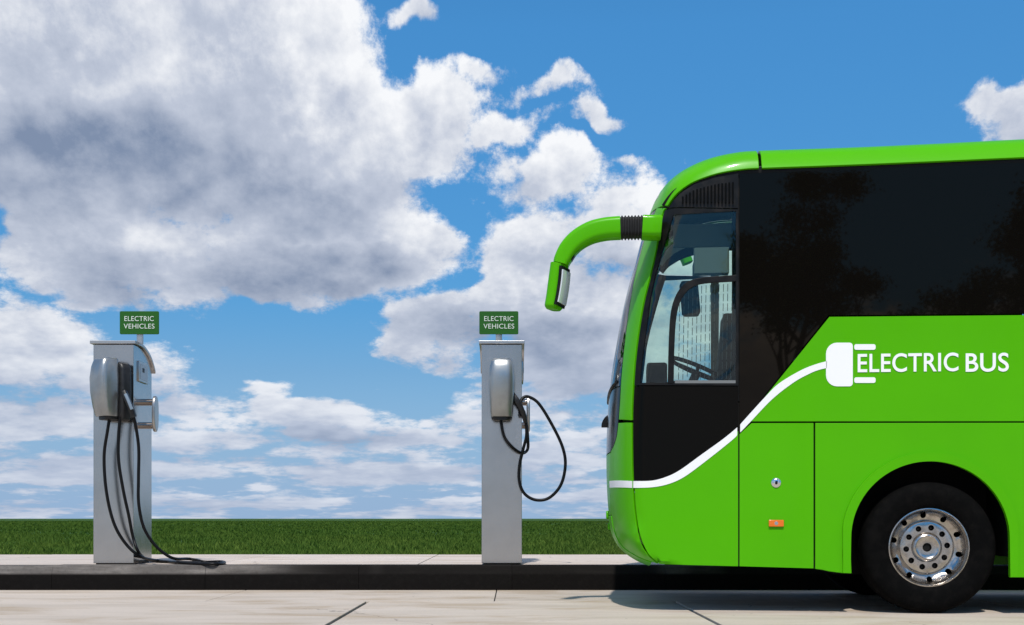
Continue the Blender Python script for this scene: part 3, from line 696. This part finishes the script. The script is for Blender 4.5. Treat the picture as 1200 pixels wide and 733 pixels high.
panel('arch_lip', lip_poly, 'green', bus, thick=0.045, off=0.022, grid=0, bw=0.016)
# rest of the length: luggage flaps, rear arch, tail
ua2 = 8.1; arch2 = [(ua2 + R_A * math.cos(a), ac[1] + R_A * math.sin(a)) for a in np.linspace(math.pi, 0, 40)]
k1 = np.linspace(ub + 0.015, ua2 - 1.0, 4)
for a, c in zip(k1[:-1], k1[1:]): panel('luggage_flap', [(a + .008, z_lt), (c - .008, z_lt), (c - .008, z_lb), (a + .008, z_lb)], 'green', bus, grid=0)
panel('wheel_arch_panel', [(ua2 - .985, z_lt), (ua2 + .985, z_lt), (ua2 + .985, z_lb), (arch2[-1][0], z_lb)] + arch2[::-1] + [(arch2[0][0], z_lb), (ua2 - .985, z_lb)], 'green', bus, grid=0)
panel('luggage_flap', [(ua2 + 1.0, z_lt), (UE, z_lt), (UE, z_lb), (ua2 + 1.0, z_lb)], 'green', bus, grid=0)
# -- white stripe, plug emblem and lettering
def decal(name, poly, parent=bus): return panel(name, poly, 'white', parent, thick=0.004, off=0.0035, grid=0.03, bw=0, far=False)
decal('cable_stripe', [surf(*p) for p in catmull(st_up, 6) if p[0] < 864] + [surf(863.9, 501)] + [surf(863.9, 510)] + [surf(*p) for p in catmull(st_lo, 6)[::-1] if p[0] < 863.5])
decal('cable_stripe', [surf(867.4, 498)] + [surf(*p) for p in catmull(st_up, 6) if p[0] > 868] + [surf(*p) for p in catmull(st_lo, 6)[::-1] if p[0] > 868] + [surf(867.4, 507)])
decal('cable_stripe', px((714.6, 563.8), (741, 564), (741, 572), (714.8, 571.8)))
a = [(x, y) for x, y in rrect(15.7, 25.6, 5.0, 5)]
body_px = [(983.6 + x, 427.5 - y) for x, y in rrect(15.7, 25.6, 5, 5)]
bp = []
for cx0, cy0, r, a0 in ((983.6 + 15.7 - 4, 427.5 - 25.6 + 4, 4, 0), (983.6 - 15.7 + 13, 427.5 - 25.6 + 13, 13, 90), (983.6 - 15.7 + 13, 427.5 + 25.6 - 13, 13, 180), (983.6 + 15.7 - 4, 427.5 + 25.6 - 4, 4, 270)):
    for k in range(7): t = math.radians(a0 + 15 * k); bp.append(surf(cx0 + r * math.cos(t), cy0 - r * math.sin(t)))
emb = decal('plug_emblem', bp)
for yy in (407, 445.8): decal('plug_prong', [surf(1013.5 + x, yy - y) for x, y in rrect(12.5, 3.3, 2.2, 3)], emb)
(tu0, tz0), (tu1, tz1) = side(1005, 437.2), side(1182, 434.5)
(_, tz2) = side(1005, 415.3)
(te, _), (tb, _) = side(1123, 436), side(1131.5, 436)
for word, a_, c_ in (('ELECTRIC', tu0, te), ('BUS', tb, tu1)):
    tm = text_mesh('lettering', word, c_ - a_, tz2 - tz0, 0.004, 1.04, bold=0.012)
    t_o = link('lettering', tm, 'white', bus); t_o.location = ((a_ + c_) / 2, -0.0045, (tz0 + tz2) / 2 + (0.002 if word == 'ELECTRIC' else -0.004))
# lock and orange side marker on the flap
lu, lz = surf(909.5, 566); lk = lathe('lock', [(0.002, -.014), (.012, -.014), (.03, -.010), (.036, -.004), (.036, .004), (.002, .004)], 'chrome', bus, 20, centre=(lu, 0, lz))
extrude_poly('keyhole', [(lu + a_, lz + b_) for a_, b_ in rrect(.009, .013, .006, 3)], -.0165, -.013, 'frame', lk, 'xz', 0.001)
mu, mz = surf(909.5, 613.5); mk = extrude_poly('side_marker', [(mu + a_, mz + b_) for a_, b_ in rrect(.055, .025, .006, 3)], -.016, .0, 'orange', bus, 'xz', 0.004)
extrude_poly('marker_bulb', [(mu + a_, mz + b_) for a_, b_ in circ(.014, 10)], -.018, -.010, 'chrome', mk, 'xz', 0.002)

# -- inner structure: dark core behind the panels, added bounce sheet, bulkhead, cab interior
z_sill = side(800, 455)[1]
uS = side(868, 500)[0]; uA0, uA1 = ac[0] - R_A - 0.012, ac[0] + R_A + 0.012
zb = 0.42
box('chassis', (0.32, .22, zb + .1), (uS, BW - .22, z_sill - .02), 'dark', bus, 0)
box('chassis', (uS + .01, .03, zb), (uA0, BW - .03, z_sill + .2), 'dark', bus, 0)
box('chassis', (uA0 + .002, .62, .26), (uA1 - .002, BW - .62, z_sill), 'dark', bus, 0)
box('wheel_housing', (uA0 + .002, .03, ac[1] + R_A + .03), (uA1 - .002, BW - .03, z_sill + .1), 'dark', bus, 0)
box('chassis', (uA1, .03, zb), (ua2 - R_A - .05, BW - .03, z_sill), 'dark', bus, 0)
box('chassis', (ua2 - R_A - .048, .7, zb), (ua2 + R_A + .048, BW - .7, z_sill), 'dark', bus, 0)
box('chassis', (ua2 + R_A + .05, .03, zb), (UE, BW - .03, z_sill), 'dark', bus, 0)
box('bulkhead', (uS + .40, .035, z_sill), (uS + .45, BW - .035, side(880, 215)[1]), 'inner', bus, 0)
for vv in (.03, BW - .05):                                        # black stiles and sills behind the panel joints
    box('door_post', (uS - .055, vv, z_sill - .1), (uS + .015, vv + .02, side(866, 207)[1]), 'frame', bus, 0)
    box('window_sill', (side(741, 450)[0] + .05, vv, z_sill - .06), (uS - .056, vv + .02, z_sill + .045), 'frame', bus, 0)
    box('skirt_liner', (.42, vv, .350), (uA0 - .01, vv + .02, z_sill - .11), 'dark', bus, 0)
    box('post_lining', (uS - .06, vv + (.021 if vv < 1 else -.012), z_sill), (uS + .0145, vv + (.032 if vv < 1 else -.001), side(866, 215)[1]), 'inner', bus, 0)
rb = [surf(*p) for p in catmull(RB, 4)] + [surf(*p) for p in catmull(RM, 3)] + [(5.0, z_gt), (UE, z_gt)]
rp3 = [(p[0], float(Vmap(p)[0]) + .045, p[1]) for p in rb]
sweep('roof_rail', rp3, rrect(.045, .012, .006, 2), 'frame', bus, up=(0, 1, 0)); sweep('roof_rail', [(a_, BW - b_, c_) for a_, b_, c_ in rp3], rrect(.045, .012, .006, 2), 'frame', bus, up=(0, 1, 0))
box('cab_bounce_sheet', (.62, .12, z_sill - .015), (uS + .33, BW - .12, z_sill), 'lining', bus, 0)  # unseen pale sheet at sill height, added to bounce sunlight up to the cab roof
# dashboard
zd = z_sill
extrude_poly('dashboard', [(.28, zd - .3), (.28, zd - .02), (.34, zd + .05), (.50, zd + .09), (.56, zd + .03), (.58, zd - .3)], .25, BW - .25, 'inner', bus, 'xz', .015)
du, dz_ = side(768, 436, .5)
box('instrument_hood', (du - .07, .38, zd + .04), (du + .09, .8, dz_ + .06), 'inner', bus, .02)
# steering wheel
su, sz_ = side(817, 436, .6)
ring = []
for k in range(37):
    a = 2 * math.pi * k / 36; l = np.array((math.cos(a) * .23, math.sin(a) * .23)); ring.append((su + l[0] * .92, .62 + l[1], sz_ + .02 - l[0] * .40))
sw_ = sweep('steering_wheel', ring, circ(.017, 8), 'frame', bus, up=(.4, 0, .92))
for a in (0.6, 2.54, 4.71):
    sweep('spoke', [(su, .62, sz_), (su + math.cos(a) * .21, .62 + math.sin(a) * .23, sz_ + .02 - math.cos(a) * .09)], circ(.014, 6), 'frame', sw_)
sweep('steering_column', [(su, .62, sz_), (su - .16, .62, sz_ - .35)], circ(.035, 10), 'frame', bus)
# driver seat
seat_u = uS - .06
sweep('driver_seat', catmull([(seat_u - .12, .62, zd - .35), (seat_u - .06, .62, zd), (seat_u, .62, zd + .38), (seat_u + .02, .62, zd + .62)], 4), rrect(.22, .05, .04, 3), 'inner', bus, up=(1, 0, 0))
# sun blind and overhead console
(b0u, b0z), (b1u, b1z) = side(789, 264, .5), side(860, 289, .5)
M['blind'] = mat('blind_fabric', (0.13, 0.16, 0.16), 0.8)
box('sun_blind', (b0u, .48, b1z), (b1u, .52, b0z), 'blind', bus, .004)
(b0u, b0z), (b1u, b1z) = side(813, 290, 1.5), side(854, 322, 1.5)
box('overhead_monitor', (b0u, 1.45, b1z), (b1u, 1.55, b0z), 'blind', bus, .01)

# -- mirror arms (near one in full view, far one seen through the windows)
def mirror(v0, sgn):
    def P(x, y, v=0.0): u, z = side(x, y, -0.07); return (u, v0 + sgn * v, z)
    mount = sweep('mirror_mount', [P(775.5, 265.5), P(773.5, 265.4), P(764, 265.6), P(753, 265.2)], rrect(.10, .082, .035, 4), 'green', bus, up=(0, 0, 1), scales=[(.9, .9), (1, 1), (1, 1), (.98, .98)])
    pts, scs = [], []
    for k in range(29):
        t = k / 28; pts.append(P(753.5 - 27 * t, 265.1 + 0.6 * t)); scs.append((1.0, 1.0) if k % 4 in (1, 2) else (.88, .88))
    sweep('mirror_bellows', pts, rrect(.088, .080, .035, 4), 'rubber', bus, up=(0, 0, 1), scales=scs, angle=30)
    path = [P(727, 265.7), P(710, 267), P(693, 271), P(678, 279), P(666.5, 290), P(659, 303), P(657, 309)]
    pc = catmull(path, 5); sc = [(1, np.interp(i / (len(pc) - 1), [0, .3, .7, 1], [.080, .078, .068, .056]) / .08) for i in range(len(pc))]
    arm = sweep('mirror_arm', pc, rrect(.085, .08, .045, 5), 'green', bus, up=(0, 0, 1), scales=sc)
    hs = [P(655.5, 309), P(655, 312), P(652.5, 330), P(650, 348), P(648.4, 357), P(648, 362)]
    hc = catmull(hs, 4); k = len(hc)
    sec = [(x, y) for x, y in rrect(.090, .050, .044, 6)]; hup = (math.cos(.38), -math.sin(.38), 0)
    hsc = [(np.interp(i / (k - 1), [0, .1, .85, 1], [.85, 1, 1, .8]), np.interp(i / (k - 1), [0, .1, .85, 1], [.9, 1, .95, .72])) for i in range(k)]
    head = sweep('mirror_head', hc, sec, 'green', bus, up=hup, scales=hsc)
    gs = [P(661.5, 313, .02), P(660, 330, .02), P(657.5, 347, .02), P(655, 358.5, .02)]
    gc = catmull(gs, 3)
    sweep('mirror_bezel', gc, rrect(.080, .012, .01, 2), 'frame', head, up=hup)
    gs2 = [(x + .016 * hup[0], y + .016 * hup[1], z) for x, y, z in gc[1:-1]]
    sweep('mirror_glass', gs2, rrect(.070, .006, .004, 2), 'mirror', head, up=hup)
    sweep('indicator', catmull([P(678, 289), P(672, 295), P(667, 303)], 3), rrect(.06, .02, .012, 2), 'frame', arm, up=(0, 0, 1))
mirror(-0.02, -1)
fu, fz = side(806, 338, BW + .12)
sweep('mirror_arm', catmull([(fu - .32, BW - .02, fz + .42), (fu - .2, BW + .08, fz + .40), (fu - .05, BW + .12, fz + .33), (fu, BW + .12, fz + .24)], 5), rrect(.05, .05, .03, 4), 'green', bus, up=(0, 1, 0))
fh = sweep('mirror_head', catmull([(fu - .01, BW + .12, fz + .27), (fu - .01, BW + .12, fz + .24), (fu - .02, BW + .12, fz), (fu - .02, BW + .12, fz - .24), (fu - .02, BW + .12, fz - .27)], 3), rrect(.11, .07, .04, 4), 'green', bus, up=(1, 0, 0), scales=[(np.interp(i / 12, [0, .1, .9, 1], [.8, 1, 1, .75]),) * 2 for i in range(13)])
sweep('mirror_glass', [(fu + .06, BW + .12, fz + .23), (fu + .055, BW + .12, fz - .23)], rrect(.10, .012, .008, 2), 'frame', fh, up=(1, 0, 0))
# inside mirror
(b0u, b0z) = side(810, 352, .35)
imh = sweep('interior_mirror', [(b0u - .02, .35, b0z + .14), (b0u - .02, .35, b0z + .12), (b0u, .35, b0z - .1), (b0u, .35, b0z - .12)], rrect(.07, .07, .03, 3), 'inner', bus, up=(1, 0, 0), scales=[(.8, .8), (1, 1), (1, 1), (.8, .8)])

# -- wheels
def rim_mesh():
    """pressed steel disc with ten hand holes and ten lug recesses as real openings"""
    prof = [(0, .062), (.040, .062), (.078, .058), (.086, .050), (.098, .056), (.112, .074), (.186, .074), (.196, .080), (.205, .098), (.245, .085), (.262, .060), (.268, .040), (.276, .012), (.283, .002), (.290, .004)]
    pr = np.array(prof)
    th = np.linspace(0, 2 * np.pi, 65)[:-1]
    outer = [(0.290 * math.cos(a), 0.290 * math.sin(a)) for a in th]
    holes = [[(.033 * math.cos(a), .033 * math.sin(a)) for a in th[::5]]]
    for k in range(10):
        a = 2 * math.pi * (k + .15) / 10
        holes.append([(.148 * math.cos(a) + .0215 * math.cos(t), .148 * math.sin(a) + .0215 * math.sin(t)) for t in th[::5]])
        a = 2 * math.pi * (k + .65) / 10
        holes.append([(.238 * math.cos(a) + .021 * math.cos(t), .238 * math.sin(a) + .021 * math.sin(t)) for t in th[::5]])
    pts = [np.array(outer)] + [np.array(h) for h in holes]; edges = []; base = 0
    for l in pts: edges += [(base + i, base + (i + 1) % len(l)) for i in range(len(l))]; base += len(l)
    G = []
    for r in (.040, .058, .078, .086, .092, .098, .106, .112, .186, .191, .196, .200, .205, .216, .262, .268, .276, .283):
        G += [(r * math.cos(a + .01), r * math.sin(a + .01)) for a in th]
    G = np.array(G); ok = np.min([seg_dist(G, l) for l in pts], axis=0) > .003
    for h in pts[1:]: ok &= ~inside(G, h)
    A = np.concatenate(pts + [G[ok]])
    r = delaunay_2d_cdt([Vector(p) for p in A], edges, [], 0, 1e-7)
    P = np.array([v[:] for v in r[0]]); T = np.array(r[2]); c = P[T].mean(1); ok = inside(c, pts[0])
    for h in pts[1:]: ok &= ~inside(c, h)
    T = T[ok]; rr = np.linalg.norm(P, axis=1)
    P3 = np.stack([P[:, 0], np.interp(rr, pr[:, 0], pr[:, 1]), P[:, 1]], 1)
    return P3, T
RP, RT = rim_mesh()
def wheel(u, v, zc, flip, steer=0.0, dual=False):
    t = empty('wheel', (u, v, zc), math.pi if flip else 0.0); t.parent = bus
    R = zc
    tp = [(.287, .008), (.300, -.006), (.33, -.018), (.40, -.026), (.45, -.018), (.472, .002), (R - .004, .03), (R, .06), (R, .11), (R - .012, .114), (R - .012, .122), (R, .126), (R, .19), (R - .012, .194), (R - .012, .202), (R, .206), (R, .25), (R - .01, .275), (.46, .29), (.40, .30), (.287, .28)]
    lathe('tyre', tp, 'tyre', t, 72)
    rimo = shell('rim', RP, np.tile(np.array((0, 1.0, 0)), (len(RP), 1)), RT, .010, 'steel', t, 0, 40)
    lathe('brake_drum', [(.002, .13), (.20, .13), (.22, .16), (.22, .27), (.002, .27)], 'dark', t, 32)
    lathe('rim_barrel', [(.289, .005), (.284, .03), (.275, .05), (.27, .12), (.272, .25), (.288, .28), (.280, .28), (.262, .25), (.262, .06), (.270, .04)], 'dark', t, 48)
    lathe('hub_cap', [(.002, .075), (.026, .075), (.033, .09), (.033, .12), (.002, .12)], 'dark', t, 20)
    for k in range(10):
        a = 2 * math.pi * (k + .15) / 10
        lathe('wheel_nut', [(.001, .088), (.009, .088), (.013, .092), (.013, .13), (.001, .13)], 'dark', t, 6, centre=(.148 * math.cos(a), 0, .148 * math.sin(a)))
    return t
wu, wz = side(1089, 643, .04)
zc = 0.487
wheel(wu, .045, zc, False); wheel(wu, BW - .045, zc, True)
wheel(ua2, .05, zc, False); wheel(ua2, BW - .05, zc, True)
lathe('axle', [(.001, .3), (.07, .3), (.07, BW - .3), (.001, BW - .3)], 'dark', bus, 16, centre=(wu, 0, zc)); lathe('axle', [(.001, .3), (.1, .3), (.1, BW - .3), (.001, BW - .3)], 'dark', bus, 16, centre=(ua2, 0, zc))

# ------------------------------------------------------------------ charging stations
def cab_mat():
    m = mat('brushed_cabinet', (0.46, 0.46, 0.46), 0.38, metal=1.0); b = NB(m.node_tree); p = m.node_tree.nodes['Principled BSDF']
    o = b.n('ShaderNodeTexCoord').outputs['Object']
    f = b.noise(b.v('MULTIPLY', o, (60, 60, 1.2)), 3, 4, 0.6); g = b.mr(b.noise(o, 3, 5, 0.6), 0.35, 0.7)
    b.L.new(b.mr(f, 0.3, 0.7, 0.17, 0.24, False), p.inputs['Roughness'])
    b.L.new(b.mix(g, (0.50, 0.485, 0.47), (0.46, 0.445, 0.43)), p.inputs['Base Color'])
    bn = b.n('ShaderNodeBump'); bn.inputs['Strength'].default_value = 0.04; bn.inputs['Distance'].default_value = 0.002
    b.L.new(f, bn.inputs['Height']); b.L.new(bn.outputs[0], p.inputs['Normal']); return m
M['cabinet'] = cab_mat()
M['silver'] = vary(mat('silver_plastic', (0.36, 0.37, 0.365), 0.35, metal=0.8, spec=0.4), (0.32, 0.325, 0.32), 9, rough=(0.3, 0.38))
M['rail'] = mat('dark_chrome', (0.42, 0.36, 0.32), 0.18, metal=1.0)
M['cap_metal'] = mat('cap_metal', (0.50, 0.48, 0.46), 0.3, metal=0.9)
M['black_plastic'] = vary(mat('black_plastic', (0.010, 0.010, 0.011), 0.42, spec=0.4), (0.018, 0.018, 0.018), 25)
M['cable'] = mat('cable_rubber', (0.005, 0.005, 0.0055), 0.42, spec=0.2)
M['sign_green'] = mat('sign_green', (0.012, 0.095, 0.004), 0.45, spec=0.35)
M['sign_white'] = mat('sign_white', (0.62, 0.68, 0.60), 0.5)
M['display'] = mat('display_grey', (0.34, 0.38, 0.42), 0.25)
M['plug_glint'] = mat('highlight_blue_grey', (0.20, 0.26, 0.32), 0.35)
YC = (CAMZ - KZ) * F / (661.8 - HY)
SC = F / YC
def charger(xc, label, box_rot, box_dx):
    X0 = (xc - CX) / SC
    t = empty('charging_station', (X0, YC, KZ)); tag(t, label, 'charging station', 'charging stations on the pavement')
    hw, dp, h = 0.202, 0.60, (661.8 - 404) / SC
    roofc = catmull([(0, h), (.18, h - .002), (.36, h - .03), (.5, h - .085), (dp, h - .16)], 5)
    extrude_poly('cabinet', [(0, 0.012), *[(y, z) for y, z in roofc], (dp, 0.012)], -hw, hw, 'cabinet', t, 'yz', 0.004)
    extrude_poly('plinth', [(.02, 0.0), (.02, .0115), (dp - .02, .0115), (dp - .02, 0)], -hw + .02, hw - .02, 'frame', t, 'yz', 0)
    cp_ = catmull([(-.03, h + .004), (.1, h + .006), (.25, h - .001), (.38, h - .032), (.5, h - .08), (.6, h - .155), (.655, h - .215)], 5)
    thick = np.array([(y, z + .032) for y, z in cp_])
    cap = extrude_poly('roof_cap', [tuple(p) for p in cp_] + [tuple(p) for p in thick[::-1]], -hw - .026, hw + .026, 'cap_metal', t, 'yz', 0.004)
    # door seam on the front and side service plate
    # sign on its post
    post = extrude_poly('sign_post', [(a, bb) for a, bb in rrect(.032, .02, .008, 2)], h + .03, h + .1, 'cabinet', None, 'xz', 0)
    bpy.data.objects.remove(post)
    sx = box_dx['sign']
    sweep('sign_post', [(sx, .10, h + .02), (sx, .10, h + .12)], rrect(.032, .012, .004, 2), 'cap_metal', t, up=(0, 1, 0))
    zs = (661.8 - 377) / SC
    sg = extrude_poly('sign_board', [(sx + a, zs + bb) for a, bb in rrect(.197, .116, .012, 3)], .072, .09, 'sign_green', t, 'xz', 0.003)
    l1 = text_mesh('lettering', 'ELECTRIC', .295, .049, .004, 1.05); o1 = link('lettering', l1, 'sign_white', sg); o1.location = (sx, .0675, zs + .040)
    l2 = text_mesh('lettering', 'VEHICLES', .31, .049, .004, 1.05); o2 = link('lettering', l2, 'sign_white', sg); o2.location = (sx, .0675, zs - .036)
    # display plate on the right side
    dpz = (661.8 - 433) / SC
    pl = extrude_poly('display_plate', [(.28 + a, dpz + bb) for a, bb in rrect(.15, .105, .015, 3)], hw - .002, hw + .016, 'cap_metal', t, 'yz', 0.004)
    extrude_poly('screen', [(.28 + a, dpz + bb) for a, bb in rrect(.12, .08, .008, 3)], hw + .010, hw + .0185, 'display', pl, 'yz', 0.001)
    extrude_poly('button', [(.26 + a, dpz + .02 + bb) for a, bb in rrect(.03, .022, .006, 3)], hw + .0175, hw + .0215, 'frame', pl, 'yz', 0.001)
    # connector holder on the right side: two rails and an oval plate
    for zz in (468, 496):
        z = (661.8 - zz) / SC
        sweep('holder_rail', [(hw - .005, .33, z), (hw + box_dx['arm'] - .02, .33, z)], circ(.034, 14), 'rail', t, up=(0, 0, 1))
    z = (661.8 - 482) / SC
    ov = [(.33 + .075 * math.cos(a), z + .185 * math.copysign(abs(math.sin(a)) ** .7, math.sin(a))) for a in np.linspace(0, 2 * math.pi, 33)[:-1]]
    hp = extrude_poly('holder_plate', ov, hw + box_dx['arm'] - .035, hw + box_dx['arm'], 'cap_metal', t, 'yz', 0.012)
    # wall box: black back housing, tapered silver cover
    wb = empty('wall_box', (box_dx['x'], -.002, (661.8 - 490) / SC), box_rot); wb.parent = t
    def loft(name, rows, m, parent):
        vs, fs = [], []; k = None
        for (z, w, y0, y1, p) in rows:
            ring = []
            for i in range(28):
                a = 2 * math.pi * i / 28; ca, sa = math.cos(a), math.sin(a)
                ring.append((w * math.copysign(abs(ca) ** p, ca), (y0 + y1) / 2 + (y1 - y0) / 2 * math.copysign(abs(sa) ** p, sa), z))
            vs += ring; k = 28
        for i in range(len(rows) - 1):
            for j in range(k): fs.append((i * k + j, i * k + (j + 1) % k, (i + 1) * k + (j + 1) % k, (i + 1) * k + j))
        fs += [tuple(range(k)), tuple(range((len(rows) - 1) * k, len(rows) * k))]
        return link(name, mesh_from(name, vs, fs, 45), m, parent)
    dB = box_dx['depth']
    Hb = .575
    loft('cover', [(z * Hb, w, -dB - f, -dB * .45, .55) for z, w, f in ((.0, .100, .01), (.02, .105, .02), (.15, .111, .045), (.4, .122, .07), (.65, .126, .075), (.85, .116, .06), (.95, .105, .04), (.985, .097, .025), (1, .085, .005))], 'silver', wb)
    loft('back_housing', [(z * Hb, w, -dB * .52, -.012, .45) for z, w in (((-.045, .085), (-.03, .10), (.1, .112), (.5, .118), (.85, .112), (.93, .10), (.96, .08)) if abs(box_rot) < .1 else ((-.07, .10), (-.05, .13), (.1, .146), (.5, .15), (.82, .146), (.9, .13), (.93, .10)))], 'black_plastic', wb)
    loft('cable_gland', [(z, w, -dB * .95, -dB * .35, .6) for z, w in ((-.035, .075), (-.028, .088), (.0, .094), (.01, .094))], 'black_plastic', wb)
    extrude_poly('wall_bracket', [(a, .28 + bb) for a, bb in rrect(.07, .17, .01, 2)], -.03, .05 if abs(box_rot) > .1 else .001, 'frame', wb, 'xz', 0.003)
    return t, X0, h
def local(t, pts): return [np.array(p) - np.array(t.location) for p in pts]
def cable(t, pts, r=.0155, n=7, name='cable'):
    return sweep(name, catmull(local(t, pts), n), circ(r, 10), 'cable', t, up=(0.3, 1, 0.2))

c1, x1, h1 = charger(133, 'silver charging station with three cables drooping onto the pavement, standing apart from the bus', -0.62, {'x': 0.115, 'sign': .235, 'depth': .28, 'arm': .135})
ZG = KZ + .0165
yw = YC - .17
G_ = lambda x, y: np.array((*gpt(x, y, ZG)[:2], ZG))
cable(c1, [dpt(129, 487, yw - .02), dpt(126, 505, yw - .02), dpt(122, 535, yw), dpt(124.5, 575, yw), dpt(133, 612, yw + .03), dpt(147, 637, yw + .08), dpt(165, 652.5, YC - .02), G_(187, 658.0) + (0, 0, .004), G_(210, 659.8), G_(235, 660.9), G_(252, 661.1), G_(261, 660.4), G_(263, 659.2), G_(257, 658.4), G_(240, 658.7), G_(222, 658.5) + (0, 0, .028), dpt(205, 655, YC + .05), dpt(192, 648.5, YC - .02), dpt(179, 636, yw + .1), dpt(168, 617, yw + .04), dpt(162.5, 590, yw), dpt(162.3, 560, yw), dpt(162.5, 525, yw), dpt(158.5, 497, yw - .02), dpt(154, 481, yw - .05), dpt(150, 470, yw - .04)])
cable(c1, [dpt(141, 489, yw), dpt(139, 510, yw), dpt(139, 540, yw), dpt(144.5, 575, yw + .02), dpt(151, 605, yw + .06), dpt(156, 630, yw + .12), dpt(163, 648, YC - .04), G_(174, 657.5) + (0, 0, .01), G_(196, 658.6), G_(218, 659.3) + (0, 0, .0), G_(236, 659.8)])
# plug resting in its holder on the box side
pl = sweep('charging_plug', catmull(local(c1, [dpt(146, 460, yw - .02), dpt(148.5, 467, yw - .05), dpt(153, 477, yw - .05), dpt(157, 489, yw - .03)]), 4), rrect(.026, .034, .015, 3), 'black_plastic', c1, up=(0, 1, 0))
sweep('plug_highlight', catmull(local(c1, [dpt(147, 462, yw - .092), dpt(150.5, 470, yw - .097), dpt(154.5, 480, yw - .090)]), 3), rrect(.014, .012, .006, 2), 'plug_glint', pl, up=(0, 1, 0))  # blue-grey strip that puts the bluish highlight on the plug into colour

c2, x2, h2 = charger(588, 'silver charging station with one cable looping out from its side, nearest the bus', 0.0, {'x': 0.0, 'sign': -.03, 'depth': .18, 'arm': .085})
yq = YC - .13
cable(c2, [dpt(587, 486, yq), dpt(587.5, 497, yq), dpt(591, 512, yq), dpt(599, 523, yq), dpt(608, 530, YC - .06), dpt(614, 531, YC + .1), dpt(618.5, 526, YC + .16), dpt(618.5, 513, YC + .16), dpt(617, 497, YC + .12), dpt(614, 482, YC + .04)])
cable(c2, [dpt(609, 488, YC - .1), dpt(610, 473, YC - .08), dpt(613, 466.5, YC - .06), dpt(620, 465.5, YC - .05), dpt(632, 474, YC - .05), dpt(648, 500, YC - .05), dpt(659.5, 525, YC - .05), dpt(662.5, 546, YC - .05), dpt(657, 569, YC - .05), dpt(643, 584, YC - .05), dpt(627, 586, YC - .05), dpt(614, 578, YC - .05), dpt(608.5, 563, YC - .05), dpt(609, 545, YC - .05), dpt(613, 527, YC - .06), dpt(617, 510, YC - .07), dpt(615.5, 492, YC - .08), dpt(611, 478, YC - .09)])
pl2 = sweep('charging_plug', catmull(local(c2, [dpt(599, 460, YC - .09), dpt(604, 468, YC - .1), dpt(610, 478, YC - .1), dpt(614, 488, YC - .09), dpt(615.5, 496, YC - .08)]), 4), rrect(.03, .04, .015, 3), 'black_plastic', c2, up=(0, 1, 0), scales=[(np.interp(i / 16, [0, .3, .8, 1], [.7, 1.1, .75, .5]),) * 2 for i in range(17)])

# ------------------------------------------------------------------ trees behind the camera (mirrored in the bus windows)
def leaf_mat():
    m = mat('leaf', (0.045, 0.085, 0.02), 0.6, spec=0.2); b = NB(m.node_tree); p = m.node_tree.nodes['Principled BSDF']
    g = b.n('ShaderNodeNewGeometry').outputs['Position']
    b.L.new(b.mix(b.mr(b.noise(g, 1.2, 4), .35, .7), (0.035, 0.07, 0.015), (0.075, 0.12, 0.03)), p.inputs['Base Color']); return m
M['leaf'] = leaf_mat(); M['bark'] = vary(mat('bark', (0.09, 0.07, 0.05), 0.9), (0.04, 0.03, 0.025), 8, bump=.6, bscale=20)
def tree(x, y, ht, rad, label, seed):
    r = np.random.default_rng(seed); t = empty('tree', (x, y, -0.02)); tag(t, label, 'tree', 'trees across the road')
    vs, fs = [], []
    def limb(p, d, L, rr, depth, tips):
        pts = [np.array(p)]; d = np.array(d, float)
        for k in range(4):
            d = d + r.normal(0, .16, 3) + (0, 0, .06); d /= np.linalg.norm(d); pts.append(pts[-1] + d * L / 4)
        base = len(vs)
        for i, q in enumerate(pts):
            rad_ = rr * (1 - .16 * i)
            for k in range(6): a = k * math.pi / 3; vs.append(q + np.array((math.cos(a), math.sin(a), .2 * math.sin(a))) * rad_)
        for i in range(4):
            for k in range(6): fs.append((base + i * 6 + k, base + i * 6 + (k + 1) % 6, base + (i + 1) * 6 + (k + 1) % 6, base + (i + 1) * 6 + k))
        if depth == 0: tips.append(pts[-1]); tips.append(pts[-2]); return
        for _ in range(3 if depth > 1 else 4):
            a = r.uniform(0, 2 * np.pi); e = r.uniform(.2, .9); nd = np.array((math.cos(a) * math.cos(e), math.sin(a) * math.cos(e), math.sin(e)))
            limb(pts[r.integers(2, 5)], nd * .8 + d * .5, L * r.uniform(.55, .75), rr * .5, depth - 1, tips)
    tips = []
    limb((0, 0, 0), (0, 0, 1), ht * .45, ht * .022, 3, tips); limb((0, 0, ht * .4), (.1, .1, 1), ht * .3, ht * .014, 3, tips)
    link('trunk', mesh_from('trunk', vs, fs, 60), 'bark', t)
    tips = np.array(tips); k = 170
    c = np.repeat(tips, k, 0) + r.normal(0, .34, (len(tips) * k, 3)) * np.array((1.1, 1.1, .7)); N = len(c)
    a = r.normal(0, 1, (N, 3)); a /= np.linalg.norm(a, axis=1)[:, None]; bb = np.cross(a, r.normal(0, 1, (N, 3))); bb /= np.linalg.norm(bb, axis=1)[:, None]; s = r.uniform(.06, .13, N)[:, None]
    V = np.stack([c - a * s, c + bb * s * .5, c + a * s, c - bb * s * .5], 1).reshape(-1, 3); Q = np.arange(4 * N).reshape(-1, 4)
    link('crown', mesh_from('crown', V, Q.tolist(), recalc=False), 'leaf', t)
tree(3.4, -33, 14.5, 2.6, 'tall slender leafy tree across the road, mirrored in the first side window', 3)
tree(13.5, -33, 14, 3.0, 'broad leafy tree across the road, mirrored in the long side window', 9)
